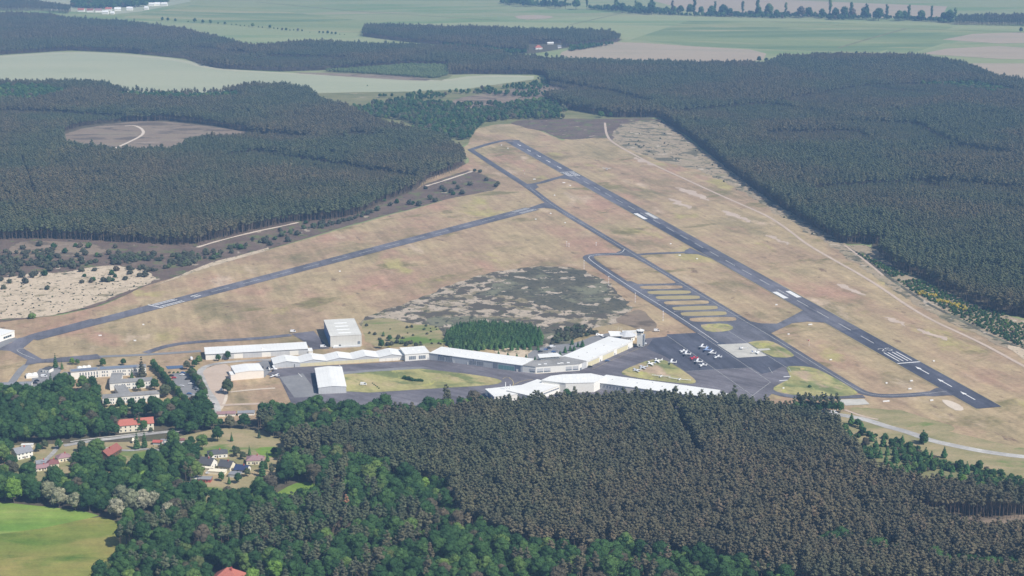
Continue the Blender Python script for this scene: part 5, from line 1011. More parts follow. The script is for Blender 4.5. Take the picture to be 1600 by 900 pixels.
def kind(key, crowns, mat, tr, tmat):
    KN[key] = ([mk('crown', c, mat) for c in crowns], [mk('trunk', (t_.v, t_.f), tmat) for t_ in tr])
PC = [crown_pine(i) for i in range(5)]; BC = [crown_broad(20+i) for i in range(5)]; SHC = [crown_shrub(40+i) for i in range(4)]; PO = [crown_poplar(60+i) for i in range(4)]; SP = [crown_spruce(70+i) for i in range(3)]; YP = [crown_young(80+i) for i in range(4)]
PT = [trunk(15.5, .22, .10, 5, i) for i in range(5)]; BT_ = [trunk(9, .35, .16, 5, i) for i in range(5)]; ST = [trunk(1.5, .14, .07, 2, i) for i in range(4)]; POT = [trunk(24, .5, .2, 4, i) for i in range(4)]
kind('pine', PC, 'pine', PT, 'trunk'); kind('pinefar', PC, 'pinefar', PT, 'trunk'); kind('pinegreen', YP, 'pinegreen', PT, 'trunkb'); kind('broad', BC, 'leaf', BT_, 'trunkb'); kind('dull', BC, 'leafdull', BT_, 'trunkb'); kind('bright', BC, 'leafbright', BT_, 'trunkb')
kind('young', BC, 'leafyoung', BT_, 'trunkb'); kind('blossom', BC, 'blossom', BT_, 'trunkb'); kind('shrub', SHC, 'shrubdark', ST, 'trunkb'); kind('greenshrub', SHC, 'leaf', ST, 'trunkb'); kind('broom', SHC, 'broom', ST, 'trunkb'); kind('poplar', PO, 'leaf', POT, 'trunkb'); kind('spruce', SP, 'pinegreen', PT, 'trunkb'); kind('dead', PC, 'deadleaf', PT, 'trunkw'); kind('bluespruce', SP, 'shrubdark', PT, 'trunkb')
NAMES = {'pine': ('pine_tree', 'pine'), 'pinegreen': ('young_pine', 'pine'), 'broad': ('broadleaf_tree', 'tree'), 'dull': ('grey_green_tree', 'tree'), 'bright': ('bright_green_tree', 'tree'), 'blossom': ('blossoming_tree', 'tree'), 'shrub': ('heath_shrub', 'shrub'), 'greenshrub': ('leafy_shrub', 'shrub'), 'broom': ('broom_shrub', 'shrub'), 'poplar': ('poplar_tree', 'tree'), 'spruce': ('conifer_tree', 'conifer'), 'dead': ('dead_pine', 'pine'), 'bluespruce': ('dark_conifer', 'conifer')}
TH = {}
def tree(key, p, s, label, group=None, rz=None, sz=None):
    nm, ct = NAMES[key]; cr, tr = KN[key]; i = random.randrange(len(cr))
    e = empty(nm, (p[0], p[1], .1), label, ct, group, rz if rz is not None else random.uniform(0, 6.28)); e.scale = (s, s, sz or s*random.uniform(.92, 1.1))
    for n_, me in (('trunk', tr[i % len(tr)]), ('crown', cr[i])):
        o = bpy.data.objects.new(n_, me); COL.objects.link(o); o.parent = e
    return e
SRC = {}
def sources(key):
    """the joined tree shapes that a mass of trees repeats"""
    if key in SRC: return SRC[key]
    c = bpy.data.collections.new('tree_shapes_'+key)
    cr, tr = KN[key]
    for i, me in enumerate(cr):
        b_ = bmesh.new(); b_.from_mesh(me); k = len(b_.faces); b_.from_mesh(tr[i % len(tr)]); b_.faces.ensure_lookup_table()
        for f in b_.faces[k:]: f.material_index = 1
        m2 = bpy.data.meshes.new('tree_shape'); b_.to_mesh(m2); b_.free(); m2.materials.append(me.materials[0]); m2.materials.append(tr[i % len(tr)].materials[0])
        c.objects.link(bpy.data.objects.new('tree_shape', m2))
    SRC[key] = c; return c
def mass(name, key, P_, S_, label=None, wide=1.0):
    n = len(P_)
    if not n: return
    me = bpy.data.meshes.new(name); me.vertices.add(n); co = np.zeros((n, 3), np.float32); co[:, :2] = P_; co[:, 2] = .1; me.vertices.foreach_set('co', co.ravel())
    for an, ty, dt in (('turn', 'FLOAT', RNG.uniform(0, 6.28, n)), ('size', 'FLOAT', S_*wide), ('tall', 'FLOAT', S_*RNG.uniform(.85, 1.15, n))):
        me.attributes.new(an, ty, 'POINT').data.foreach_set('value', np.asarray(dt, np.float32))
    a = me.attributes.new('pick', 'INT', 'POINT'); a.data.foreach_set('value', RNG.integers(0, len(KN[key][0]), n).astype(np.int32))
    o = bpy.data.objects.new(name, me); COL.objects.link(o); o['kind'] = 'stuff'
    if label: o['label'] = label
    g = bpy.data.node_groups.new('scatter_'+key, 'GeometryNodeTree')
    g.interface.new_socket('Geometry', in_out='INPUT', socket_type='NodeSocketGeometry'); g.interface.new_socket('Geometry', in_out='OUTPUT', socket_type='NodeSocketGeometry')
    N = g.nodes.new; L = g.links.new; gi, go = N('NodeGroupInput'), N('NodeGroupOutput')
    m2p = N('GeometryNodeMeshToPoints'); iop = N('GeometryNodeInstanceOnPoints'); ci = N('GeometryNodeCollectionInfo'); ci.inputs['Collection'].default_value = sources(key)
    ci.inputs['Separate Children'].default_value = True; ci.inputs['Reset Children'].default_value = True; iop.inputs['Pick Instance'].default_value = True
    def at(nm, ty='FLOAT'): x = N('GeometryNodeInputNamedAttribute'); x.data_type = ty; x.inputs['Name'].default_value = nm; return x.outputs['Attribute']
    cr_, cs_ = N('ShaderNodeCombineXYZ'), N('ShaderNodeCombineXYZ'); L(at('turn'), cr_.inputs[2]); L(at('size'), cs_.inputs[0]); L(at('size'), cs_.inputs[1]); L(at('tall'), cs_.inputs[2])
    L(gi.outputs[0], m2p.inputs['Mesh']); L(m2p.outputs[0], iop.inputs['Points']); L(ci.outputs[0], iop.inputs['Instance']); L(cr_.outputs[0], iop.inputs['Rotation']); L(cs_.outputs[0], iop.inputs['Scale']); L(at('pick', 'INT'), iop.inputs['Instance Index'])
    L(iop.outputs[0], go.inputs[0]); md = o.modifiers.new('scatter', 'NODES'); md.node_group = g; return o
def inside(poly, P_):
    x, y = P_[:, 0], P_[:, 1]; c = np.zeros(len(P_), bool); j = len(poly)-1
    for i in range(len(poly)):
        xi, yi = poly[i]; xj, yj = poly[j]
        with np.errstate(divide='ignore', invalid='ignore'): c ^= ((yi > y) != (yj > y)) & (x < (xj-xi)*(y-yi)/(yj-yi)+xi)
        j = i
    return c
def scatter(poly, sp, jit=.42, holes=(), rot=.3):
    poly = np.asarray(poly); lo, hi = poly.min(0), poly.max(0); c = (lo+hi)/2; r = np.linalg.norm(hi-lo)/2
    n = int(2*r/sp)+1; gx, gy = np.meshgrid(np.arange(n), np.arange(int(n*1.155)+1)); X = gx*sp+(gy % 2)*sp/2-r; Y = gy*sp*.866-r
    P_ = np.stack([X.ravel(), Y.ravel()], 1); P_ += RNG.uniform(-jit, jit, P_.shape)*sp
    cr_, sr = math.cos(rot), math.sin(rot); P_ = P_@np.array([[cr_, sr], [-sr, cr_]])+c
    k = inside(poly, P_)
    for h_ in holes: k &= ~inside(np.asarray(h_), P_)
    P_ = P_[k]
    # only what the photograph could plausibly see, with a margin
    d = P_[:, 1]; return P_[(np.abs(P_[:, 0]) < d*.36+60) & (d > 1020) & (d < 9000)]
def nz(P_, sc, off=0): return np.array([noise.noise(Vector((x*sc+off, y*sc, off))) for x, y in P_])
def W(pts): return np.array([tuple(p) for p in UL(pts)])
def cor(a, b_, w_):  # a corridor between two points of the photograph
    a, b_ = U(*a), U(*b_); d = (b_-a).normalized(); n = Vector((-d.y, d.x))*w_/2; return np.array([tuple(a-n), tuple(b_-n), tuple(b_+n), tuple(a+n)])
ROADH = [cor((100, 697), (140, 690), 12), cor((140, 690), (245, 677), 12), cor((245, 677), (335, 655), 8), cor((335, 660), (341, 640), 12)]
def limited(key, nameobj, P_, S_, cap, label, group, masslabel, name2=None):
    """the nearest cap trees as things of their own, the rest as one mass"""
    q = np.argsort(P_[:, 1]); vis = (P_[:, 1] > 1075) & (np.abs(P_[:, 0]) < P_[:, 1]*.296)
    q = np.concatenate([q[vis[q]], q[~vis[q]]]); near = q[:cap]; rest = q[cap:]
    for i in near: tree(key, P_[i], float(S_[i]), label, group)
    mass(nameobj, key, P_[rest], S_[rest], masslabel, 1.12)

SP_ = [('spruce', 87, 575.5, .85, 'dark conifer by the hut with the grey roof'), ('spruce', 97, 577.5, .55, 'smaller conifer right of the dark conifer by the hut'), ('bright', 113, 570, .5, 'bright green round bush beyond the school roof'), ('broad', 121, 570, .4, 'dark bush right of the bright green bush'), ('broad', 161, 573.5, .62, 'dark round tree behind the slate solar roof'), ('broad', 193, 571, .5, 'low dark bush behind the long school wing'),
       ('bluespruce', 222, 589.5, 1.35, 'big dark cedar at the end of the long school wing'), ('spruce', 206, 591.5, .6, 'small pointed conifer in the school courtyard'), ('broad', 219.5, 611.5, .78, 'round green tree left of a pair before the middle wing'), ('broad', 242, 609.5, .78, 'round green tree right of a pair before the middle wing'), ('dull', 257, 622, .95, 'grey-green birch at the end of the southern wing'), ('dull', 263, 618, .6, 'grey-green bush by the path at the southern wing'),
       ('broad', 101, 603, .9, 'green tree left of the white annex wall'), ('spruce', 80, 606, .9, 'dark pointed conifer before the depot'), ('broad', 110, 610, .95, 'dense tree before the school annex'), ('broad', 130, 612, 1.05, 'dark spreading tree left of the school link'), ('broad', 145, 610, .95, 'dark spreading tree nearest the school link'), ('dull', 134, 626, 1.0, 'reddish-grey tree below the school lawn'), ('broad', 152, 618, .8, 'green tree at the lower corner of the school lawn'),
       ('broad', 176, 650, .7, 'round tree left behind the red-roofed block'), ('broad', 194, 651, .75, 'round tree in the middle behind the red-roofed block'), ('dull', 211, 651, .75, 'grey-green tree behind the red-roofed block'), ('broad', 228, 650, .75, 'round tree right behind the red-roofed block'), ('broad', 167, 636, .6, 'round tree left before the southern wing'), ('broad', 188, 642, .8, 'second round tree before the southern wing'), ('broad', 206, 642, .8, 'third round tree before the southern wing'), ('broad', 222, 640, .78, 'fourth tree before the southern wing'), ('broad', 237, 634, .65, 'round tree at the right before the southern wing'),
       ('dull', 356, 616, .95, 'tall birch beside the white motor caravan'), ('broad', 341, 564.5, .52, 'small round tree left in front of the long white hangar'), ('broad', 356, 562.5, .62, 'round tree right in front of the long white hangar'), ('broad', 304, 574, .6, 'round tree left of the road bend by the pond'), ('broad', 311, 570, .6, 'round tree at the road bend by the pond'), ('dull', 292, 578, .7, 'grey-green tree at the corner of the school car park'),
       ('broad', 596, 545, .62, 'round dark tree right of the tall grey hall'), ('broad', 609, 533, .5, 'dark round tree further behind the tall grey hall'), ('pinegreen', 599, 525, .3, 'slender young pine behind the tall grey hall'), ('broad', 643, 600, .0, ''), ('dull', 904, 612, .0, ''),
       ('pinegreen', 779, 556, .3, 'small pine on the pale sand left of a pair behind the hangar roof'), ('pinegreen', 793.5, 557, .26, 'small pine on the pale sand right of a pair behind the hangar roof'), ('pinegreen', 807.5, 560, .3, 'small pine left behind the workshop'), ('pinegreen', 822, 561, .3, 'small pine in the middle behind the workshop'), ('pinegreen', 836, 564, .3, 'small pine right behind the workshop'),
       ('pinegreen', 883, 552, .4, 'green pine at the near edge of the visitors car park'), ('pinegreen', 891, 549, .38, 'green pine between parked cars and the tower hangar'), ('pinegreen', 897, 550, .42, 'green pine beside the white roof edge'), ('pinegreen', 910, 543, .5, 'tallest green pine beside the tower hangar roof'), ('pinegreen', 903, 543, .35, 'small green pine left of the tallest one by the roof'), ('pinegreen', 894, 539, .42, 'green pine on the far side of the visitors car park'), ('pinegreen', 875, 557, .35, 'green pine bush behind the pavilion'),
       ('broad', 886, 628, .8, 'light green tree against the wall of the big white hall'), ('broad', 340, 690, .9, 'tall dark tree standing in the garden meadow'), ('spruce', 362, 690, .5, 'small round conifer in the garden meadow'), ('bluespruce', 405, 685, .5, 'dark cone-shaped bush alone on the meadow'), ('dull', 370, 714, .6, 'faint grey tree right of the white bungalow'), ('dull', 380, 718, .5, 'grey tree behind the navy-roofed house'),
       ('broad', 316, 704, 1.0, 'big bright round tree between the slate-roofed houses'), ('broad', 306, 712, .8, 'green tree behind the white gabled house'), ('broad', 299, 697, .6, 'dark tree behind the cream slate house'), ('spruce', 212, 672, .85, 'dark conifer left in front of the red-roofed block'), ('spruce', 218, 673, .95, 'tall conifer right in front of the red-roofed block'), ('broad', 225, 673, .7, 'green tree before the red-roofed block'), ('dull', 236, 676, .35, 'bush at the right end of the red-roofed block'),
       ('broad', 331, 672, 1.1, 'tall dark tree beside the road bend'), ('broad', 345, 667, .55, 'tree before the leftmost garden shed'), ('dull', 359, 669, .8, 'grey-green tree before the second garden shed'), ('broad', 382, 670, 1.0, 'round green tree before the third garden shed'), ('broad', 302, 634, .7, 'tree at the right of the lower car park end'), ('broad', 310, 626, .6, 'green tree where the car park meets the road'),
       ('spruce', 214, 702, 1.0, 'dark spruce in the village left of the green tree'), ('spruce', 226, 700, .9, 'dark spruce right of the tiny hut'), ('spruce', 410, 745, 1.0, 'dark spruce right of the plum-roofed villa'), ('bluespruce', 436, 742, .9, 'bluish spruce at the wood edge by the villa'), ('bluespruce', 444, 738, .9, 'second bluish spruce at the wood edge by the villa'), ('pine', 425, 760, 1.0, 'tall pine beside the small meadow'), ('pine', 291, 755, .9, 'dark pine left of the lower garden'), ('pine', 298, 760, .8, 'reddish pine left of the red hut'),
       ('bright', 22, 786, 1.3, 'bright yellow-green tree behind the left hedge'), ('bright', 125+270, 895+25, 1.1, 'bright green tree at the bottom of the wood by the villa'), ('bright', 30+400, 880+30, 1.15, 'bright green round tree right of the villa'), ('bright', 505, 715, .8, 'bright green tree at the pine forest edge'), ('bright', 665, 770, .8, 'bright green tree among pines at the wood edge'),
       ('dead', 541, 806, .85, 'rust-brown dead pine in the mixed wood'), ('blossom', 76, 786, 1.25, 'cream blossoming tree left in the hedge by the field'), ('blossom', 93, 793, 1.15, 'cream blossoming tree second in the hedge by the field'), ('blossom', 118, 798, 1.0, 'pale blossoming tree in the middle of the hedge'), ('blossom', 190, 790, 1.2, 'tall cream blossoming tree behind the field corner'), ('blossom', 183, 812, 1.15, 'cream blossoming tree at the field corner'), ('blossom', 206, 803, 1.25, 'greyish blossoming tree right of the field corner'), ('blossom', 224, 801, 1.2, 'wide blossoming tree right of the field corner pair'), ('blossom', 241, 797, 1.0, 'small blossoming tree near the garden meadow'), ('blossom', 263, 812, 1.0, 'blossoming tree in the wood left of the garden'), ('blossom', 298, 806, .55, 'small blossoming tree top above the dark wood'),
       ('bright', 225, 760, .9, 'bright green tree at the edge of the village clump'), ('bright', 278, 765, .75, 'bright green tree at the lower corner of the village clump')]
SPXY = np.array([tuple(U(a[1], a[2]))+(a[3],) for a in SP_ if a[3] > 0])
def clear_of_special(P_, S_):
    k = np.ones(len(P_), bool)
    for x, y, s_ in SPXY:
        dx, dy = P_[:, 0]-x, P_[:, 1]-y
        k &= ~((np.abs(dx) < 5.5*s_) & (dy < 4*s_) & (dy > -17*s_) & (s_ > .75)) & ~(dx**2+dy**2 < (5*s_)**2)
    return P_[k], S_[k]
# pines near
pn = scatter(PW['near_pine'], 3.3, .38, [cor((1052, 655), (1092, 735), 7), W([(1400, 798), (1470, 806), (1750, 808), (1750, 852), (1500, 846), (1440, 820)])], .55)
NWH = [W([(418, 790), (432, 764), (470, 752), (498, 758), (496, 786), (450, 802)]), W([(325, 895), (392, 895), (400, 995), (320, 995)])]
GPT = [W([(1268, 862), (1322, 857), (1332, 872), (1280, 876)]), W([(1330, 872), (1400, 870), (1404, 886), (1345, 888)]), W([(1450, 886), (1590, 900), (1590, 916), (1465, 907)])]
for g_ in GPT: pn = pn[~inside(g_, pn)]
pn2 = scatter(PW['near_wood'], 6.0, .5, NWH, .2); v = nz(pn2, .05, 5)+.5*nz(pn2, .012, 15)-.22*(pn2[:, 0] > -50); pn2 = pn2[(v > .17)]
pb = scatter(PW['belt'], 7, .5); pb = pb[nz(pb, .03, 9) > .3]
P1 = np.concatenate([pn, pn2, pb]); S1 = np.clip(RNG.normal(.93, .12, len(P1))*(1+.12*nz(P1, .03, 6)), .68, 1.3); P1, S1 = clear_of_special(P1, S1)
vis = (P1[:, 1] > 1078) & (np.abs(P1[:, 0]) < P1[:, 1]*.294); q = np.argsort(np.where(vis, P1[:, 1], 1e9))[:260]; near = np.zeros(len(P1), bool); near[q] = True
for i_ in q:
    u_ = P1[i_, 0]/P1[i_, 1]; z_ = ('left' if u_ < -.08 else 'centre' if u_ < .08 else 'right' if u_ < .2 else 'far right'); big = 'tall' if S1[i_] > 1.08 else 'lower' if S1[i_] < .92 else 'middle-height'
    tree('pine', P1[i_], float(S1[i_]), '%s pine in the front rows of the near forest, %s of the view' % (big, z_), 'front pines, %s, %s' % (z_, big))
mass('pine_forest', 'pine', P1[~near], S1[~near], 'dense grey-green pine forest in the foreground', 1.12)
# broadleaf near
HOL = [W([(418, 786), (432, 764), (470, 752), (498, 758), (496, 782), (450, 798)]), W([(325, 900), (390, 900), (395, 990), (325, 990)])]+ROADH
bn = scatter(PW['near_wood'], 7.6, .48, HOL[:2], .2); bn = bn[nz(bn, .05, 5)+.5*nz(bn, .012, 15)-.22*(bn[:, 0] > -50) < .22]
b2 = scatter(PW['belt'], 6.8, .45); b2 = b2[nz(b2, .03, 9) < .32]
VH = [W(x) for x in ([(14, 702), (56, 700), (60, 716), (112, 710), (116, 740), (84, 756), (60, 762), (40, 750), (46, 732), (14, 728)], [(-20, 726), (12, 726), (12, 746), (-20, 746)], [(155, 695), (192, 695), (188, 722), (196, 738), (152, 738)], [(180, 676), (245, 666), (245, 700), (180, 705)])]
b3 = scatter(PW['westwood'], 7.4, .45, [W([(183, 656), (242, 652), (246, 690), (182, 696)])]+ROADH)
b4 = scatter(PW['village'], 8.2, .5, VH+ROADH); k4 = (b4[:, 0] < U(190, 720).x); b4 = b4[(nz(b4, .05, 3) > -.3) | ~k4]
b5 = scatter(PW['hedge'], 6.8, .45)
b6 = np.concatenate([scatter(g_, 6.2, .5) for g_ in GPT]); PB = np.concatenate([b6, bn, b2, b3, b4, b5]); SB = np.clip(RNG.normal(.92, .2, len(PB)), .5, 1.35); SB[-len(b5):] *= 1.08; PB, SB = clear_of_special(PB, SB)
ZONES = [(PW['hedge'], 'broadleaf tree in the tall hedge behind the bright green field', 'broadleaf trees of the field hedge'), (PW['village'], 'broadleaf tree between the houses of the village', 'broadleaf trees of the village'),
    (PW['westwood'], 'broadleaf tree in the wood between the school and the village road', 'broadleaf trees between school and village'), (PW['belt'], 'broadleaf tree in the belt below the small white hangar', 'broadleaf trees of the belt below the hangars'), (PW['near_wood'], 'broadleaf tree in the mixed wood along the bottom edge', 'broadleaf trees of the near mixed wood')]
near = np.zeros(len(PB), bool); vis = (PB[:, 1] > 1085) & (np.abs(PB[:, 0]) < PB[:, 1]*.292); q = np.argsort(np.where(vis, PB[:, 1], 1e9))[:190]; near[q] = True
for i_ in q:
    z_ = next((z for z in ZONES if inside(z[0], PB[i_:i_+1])[0]), ZONES[-1]); big = 'large' if SB[i_] > .95 else ('small' if SB[i_] < .75 else 'middle-sized')
    tree('broad', PB[i_], float(SB[i_]), big+' green '+z_[1], z_[2]+', '+big)
mass('broadleaf_wood', 'broad', PB[~near], SB[~near], 'mixed green broadleaf wood around the village')
# far forests
def thin(P_, k): return P_[(RNG.random(len(P_)) > k) & (nz(P_, .06, 41) > -.52)]
F1 = scatter(PW['westforest'], 4.3, .42, [W([(-100, 140), (60, 141), (110, 150), (60, 166), (-100, 168)]), W([(180, 152), (280, 155), (370, 152), (380, 162), (280, 164), (190, 160)]), W([(100, 208), (130, 198), (190, 191), (260, 189), (330, 196), (390, 207), (386, 216), (300, 231), (272, 246), (180, 247), (102, 238)]), cor((35, 258), (60, 330), 4), cor((400, 230), (520, 250), 10), cor((520, 250), (660, 272), 9), cor((0, 165), (190, 178), 9), cor((200, 178), (420, 200), 8)], .3)
F2 = scatter(PW['nwforest'], 5.8, .42, [PW['youngwood']], .2); F3 = scatter(PW['copse'], 6.4, .42, [W([(826, 70), (884, 68), (884, 95), (826, 95)])]); F4 = scatter(PW['eastforest'], 4.5, .42, [cor((1365, 384), (1360, 398), 30), cor((1190, 155), (1345, 127), 12), cor((1345, 127), (1520, 122), 12), cor((1200, 200), (1330, 200), 9), cor((1440, 190), (1500, 225), 9), cor((1030, 172), (1200, 152), 8)], .4)
F5 = scatter(W([(1490, 39), (1620, 42), (1640, 30), (1500, 30)]), 8); F6 = scatter(W([(-60, 18), (60, 17), (108, 22), (112, 15), (60, 8), (-60, 2)]), 8)
FP = thin(np.concatenate([F1, F2, F3, F4, F5, F6]), .05); fs = np.clip(RNG.normal(.98, .10, len(FP)), .7, 1.3); fs *= 1+.18*nz(FP, .008, 2)+.14*nz(FP, .03, 6)
def stepdown(P_, S_, pts, depth, k=.55):
    """younger, lower trees on the near side of a line between two stands"""
    L_ = UL(pts)
    for a, b_ in zip(L_, L_[1:]):
        d = b_-a; le = d.length; d = d/le; t = (P_[:, 0]-a.x)*d.x+(P_[:, 1]-a.y)*d.y; q_ = (P_[:, 0]-a.x)*d.y-(P_[:, 1]-a.y)*d.x
        m_ = (t > 0) & (t < le) & (q_ > 0) & (q_ < depth); S_[m_] *= k+(1-k)*(q_[m_]/depth)**1.5
for pts_, dp in (([(400, 243), (520, 263), (600, 276), (668, 287)], 150), ([(-20, 178), (120, 184), (200, 190)], 120), ([(385, 214), (500, 222), (560, 214)], 130), ([(1030, 184), (1190, 168), (1350, 140), (1520, 134)], 260), ([(1190, 214), (1340, 213)], 170), ([(1430, 200), (1500, 236), (1600, 250)], 160), ([(1250, 300), (1450, 290), (1700, 310)], 140), ([(840, 130), (960, 150), (1030, 170)], 150), ([(300, 78), (420, 92), (560, 96)], 250)): stepdown(FP, fs, pts_, dp)
ew = np.concatenate([scatter(cor(a, b_, 14), 3.6, .5) for a, b_ in zip([(1030, 182), (1080, 216), (1120, 248), (1160, 281), (1200, 309), (1260, 349)], [(1080, 216), (1120, 248), (1160, 281), (1200, 309), (1260, 349), (1312, 378)])])
ew = ew+np.array([7.0, 0]); mass('forest_edge', 'pinefar', ew, RNG.uniform(.5, .85, len(ew)), 'dense shaded wall of pines where the east forest meets the airfield', 1.25)
mass('far_pine_forest', 'pinefar', FP, fs, 'vast blue-green pine forest on both sides of the airfield', 1.14)
G1 = scatter(PW['greenmix'], 8.5, .5); G1 = G1[nz(G1, .012, 8) > -.2]; G2 = scatter(PW['youngwood'], 5.5); G3 = scatter(PW['scrubstrip'], 12, .5); G3 = G3[nz(G3, .015, 4) > -.05]
G4 = scatter(W([(112, 13), (180, 14), (230, 10), (262, 5), (270, -8), (180, -8), (115, -2)]), 12); G4 = G4[nz(G4, .02, 4) > -.12]; G5 = scatter(W([(1480, 112), (1530, 120), (1575, 135), (1620, 146), (1560, 152), (1450, 138), (1370, 130), (1380, 120)]), 9); G6 = scatter(W([(870, 84), (790, 84), (700, 74), (690, 70), (800, 78), (880, 76), (960, 70)]), 8, .42, [W([(822, 68), (890, 66), (890, 95), (822, 95)])]); G7 = scatter(W([(-100, 140), (60, 141), (110, 150), (60, 166), (-100, 168)]), 8); G8 = scatter(W([(180, 152), (280, 155), (370, 152), (380, 162), (280, 164), (190, 160)]), 9)
E1 = scatter(W([(780, 8), (900, 13), (980, 21), (1100, 26), (1490, 37), (1490, 32), (1100, 20), (980, 14), (780, 2)]), 13, .5); E1 = E1[nz(E1, .006, 11) > -.12]
d1 = RNG.random(len(G1)) < .35; GD = G1[d1]; G1 = G1[~d1]; gp = np.concatenate([G1, G3, G4, G5, G6, G7, G8]); gs = np.concatenate([np.full(len(G1), .75), np.full(len(G3), .6), np.full(len(G4), 1.25), np.full(len(G5), .9), np.full(len(G6), .7), np.full(len(G7), 1.0), np.full(len(G8), 1.0)])*RNG.uniform(.75, 1.2, len(gp))
mass('far_broadleaf_wood', 'broad', gp, gs, 'distant green woodland and bushes beyond the runway')
mass('grey_green_wood', 'dull', GD, RNG.uniform(.5, .85, len(GD)), 'grey-green trees mixed into the woodland beyond the runway'); mass('young_wood', 'young', G2, RNG.uniform(.35, .55, len(G2)), 'light green young wood at the upper edge of the pale field')
mass('young_pine_wood', 'pinegreen', (yp := scatter(PW['pinepatch'], 3.6)), RNG.uniform(.36, .54, len(yp))*(1+.25*nz(yp, .05, 3)), 'dense dark green young pine patch behind the angled hangar')
ed = []
for i in range(70): ed.append((694+i*2.6+random.uniform(-2, 2), 547+random.uniform(-2, 3)+i*.0))
for i, (x, y) in enumerate(ed):
    if x < 850 and i % 4 == 0: tree('pinegreen', U(x, y), random.uniform(.35, .5), 'young green pine on the near edge of the pine patch behind the angled hangar', 'young pines edging the pine patch')
# far tree line of tall poplars
for i in range(64):
    t = i/63; x = 790+t*700+random.uniform(-7, 7); y = np.interp(x, [780, 900, 980, 1100, 1300, 1490], [8, 14, 21, 25, 29, 36])+random.uniform(-2, 1)
    if random.random() < .12: continue
    if i % 3 == 0: tree('poplar', U(x, y), random.uniform(1.4, 1.9), 'tall slender grey-green poplar in the far tree line along the top of the view', 'poplars of the far tree line')
    else: tree('broad', U(x, y), random.uniform(1.9, 2.9), 'tall broad-crowned tree in the far tree line along the top of the view', 'broad trees of the far tree line')
mass('far_undergrowth', 'broad', E1, RNG.uniform(.5, 1.1, len(E1)), 'tangled bushes under the far tree line')
# field tree row
xs = [(254, 33, 7), (262.5, 33.5, 7), (274, 34, 6), (294, 35, 3), (304.5, 36, 9), (317, 37, 7), (329, 38, 8), (341, 38, 4), (351.5, 39, 6), (362, 39.5, 3), (369, 40, 3), (375.5, 41, 3), (382, 41.5, 3), (389, 42, 2.5), (395, 43, 8), (404, 43.5, 3), (410, 44, 3), (422, 45, 7), (428, 45.5, 3), (434, 46, 3), (441, 48, 5), (447, 48.5, 6), (453, 48.5, 3), (459, 48.5, 3), (465.5, 49.5, 5.5), (472, 49.5, 4), (484, 51.5, 2), (499, 52.5, 4.5), (505, 53, 4.5), (512, 53.5, 6), (518.5, 54, 4.5), (524.5, 54.5, 5), (531, 54.5, 2), (538, 54.8, 2)]
for x, y, s in xs: tree('broad', U(x, y), s*1.0/8.2, 'round green tree in the single row crossing the far pale field', 'trees of the row across the far field')
for i in range(12): x = 862+i*7.6; tree('broad', U(x, 89+i*.45), .34+.04*(i % 3), 'small round roadside tree beside the far sandy field', 'small trees along the far road')
for x, y, s, k, lb in ((854, 90, 1.0, 'dull', 'pale olive round tree at the farm entrance by the far road'), (1186, 97, 1.0, 'broad', 'dark round tree left of a pair at the forest top edge'), (1197, 97, .8, 'broad', 'dark round tree right of a pair at the forest top edge'), (1338, 66+22, 1.0, 'broad', 'broad dark oak against the far meadow'), (1595, 51, 1.0, 'broad', 'dark bush clump at the far right field edge'),
                       (713, 146, .8, 'broad', 'dark wide bush at the near edge of the pale field'), (703, 147, .7, 'broad', 'dark round bush left of the wide one by the pale field'), (762, 139, .6, 'broad', 'dark bush where the pale field narrows'), (574, 135, .25, 'broad', 'tiny lone tree in the pale field'), (681, 168, .45, 'shrub', 'dark bush alone on the pink clearing'), (1538, 122, .9, 'broad', 'dark tree left of the far right cottages'), (1552, 126, 1.0, 'broad', 'dark tree between the far right cottages'), (1586, 130, 1.0, 'broad', 'dark tree by the pink-roofed cottage'), (841, 123, .5, 'shrub', 'dark shrub at the tip of the pale field')):
    tree(k, U(x, y), s*(1 if k != 'shrub' else 2.4), lb)
# trees round the school and hangars
for k, x, y, s, lb in SP_:
    if s > 0: tree(k, U(x, y), s, lb)
for i in range(22):  # row of trees left of the school car park
    t = i/21; tree('broad', U(239+t*50+random.uniform(-1.2, 1.2), 574+t*58), random.uniform(.50, .62), 'green tree in the dense row between school and car park', 'tree row left of the school car park')
for i in range(17):
    t = i/16; tree('dull' if i % 2 else 'broad', U(298+t*24+random.uniform(-2, 2), 586+t*34), random.uniform(.52, .68), 'grey-green tree in the row between car park and road', 'tree row right of the school car park')
for i in range(5): tree('greenshrub', U(265+i*6.5, 583.5), .6, 'small dark bush at the top edge of the school car park', 'bushes at the car park edge')
# screen of trees below the near runway taxiway
for i in range(26): x = 1240+i*2.9; tree(('pine', 'broad')[i % 3 == 1], U(x, 643+random.uniform(-1.5, 3.5)), random.uniform(.72, .95) if i % 3 != 1 else .72, 'dark tree in the clump between the taxiway and the country road', 'trees of the clump below the taxiway')
for i, (x, y, s_) in enumerate([(60, 706, .5), (70, 702, .6), (16, 705, .7), (26, 722, .45), (52, 722, .4), (78, 740, .45), (118, 722, .6), (112, 730, .5), (92, 702, .6), (128, 706, .7), (150, 706, .65), (300, 742, .5), (330, 716, .4), (312, 722, .45), (346, 752, .5), (358, 757, .5), (372, 755, .55), (386, 745, .5), (412, 738, .7), (418, 722, .6), (428, 712, .5), (300, 775, .6), (316, 790, .6), (390, 712, .5), (366, 706, .4), (270, 700, .5), (262, 706, .6), (252, 702, .5)]): tree(('broad', 'dull', 'broad', 'spruce')[i % 4], U(x, y), s_, 'small garden tree among the village houses', 'garden trees of the village')
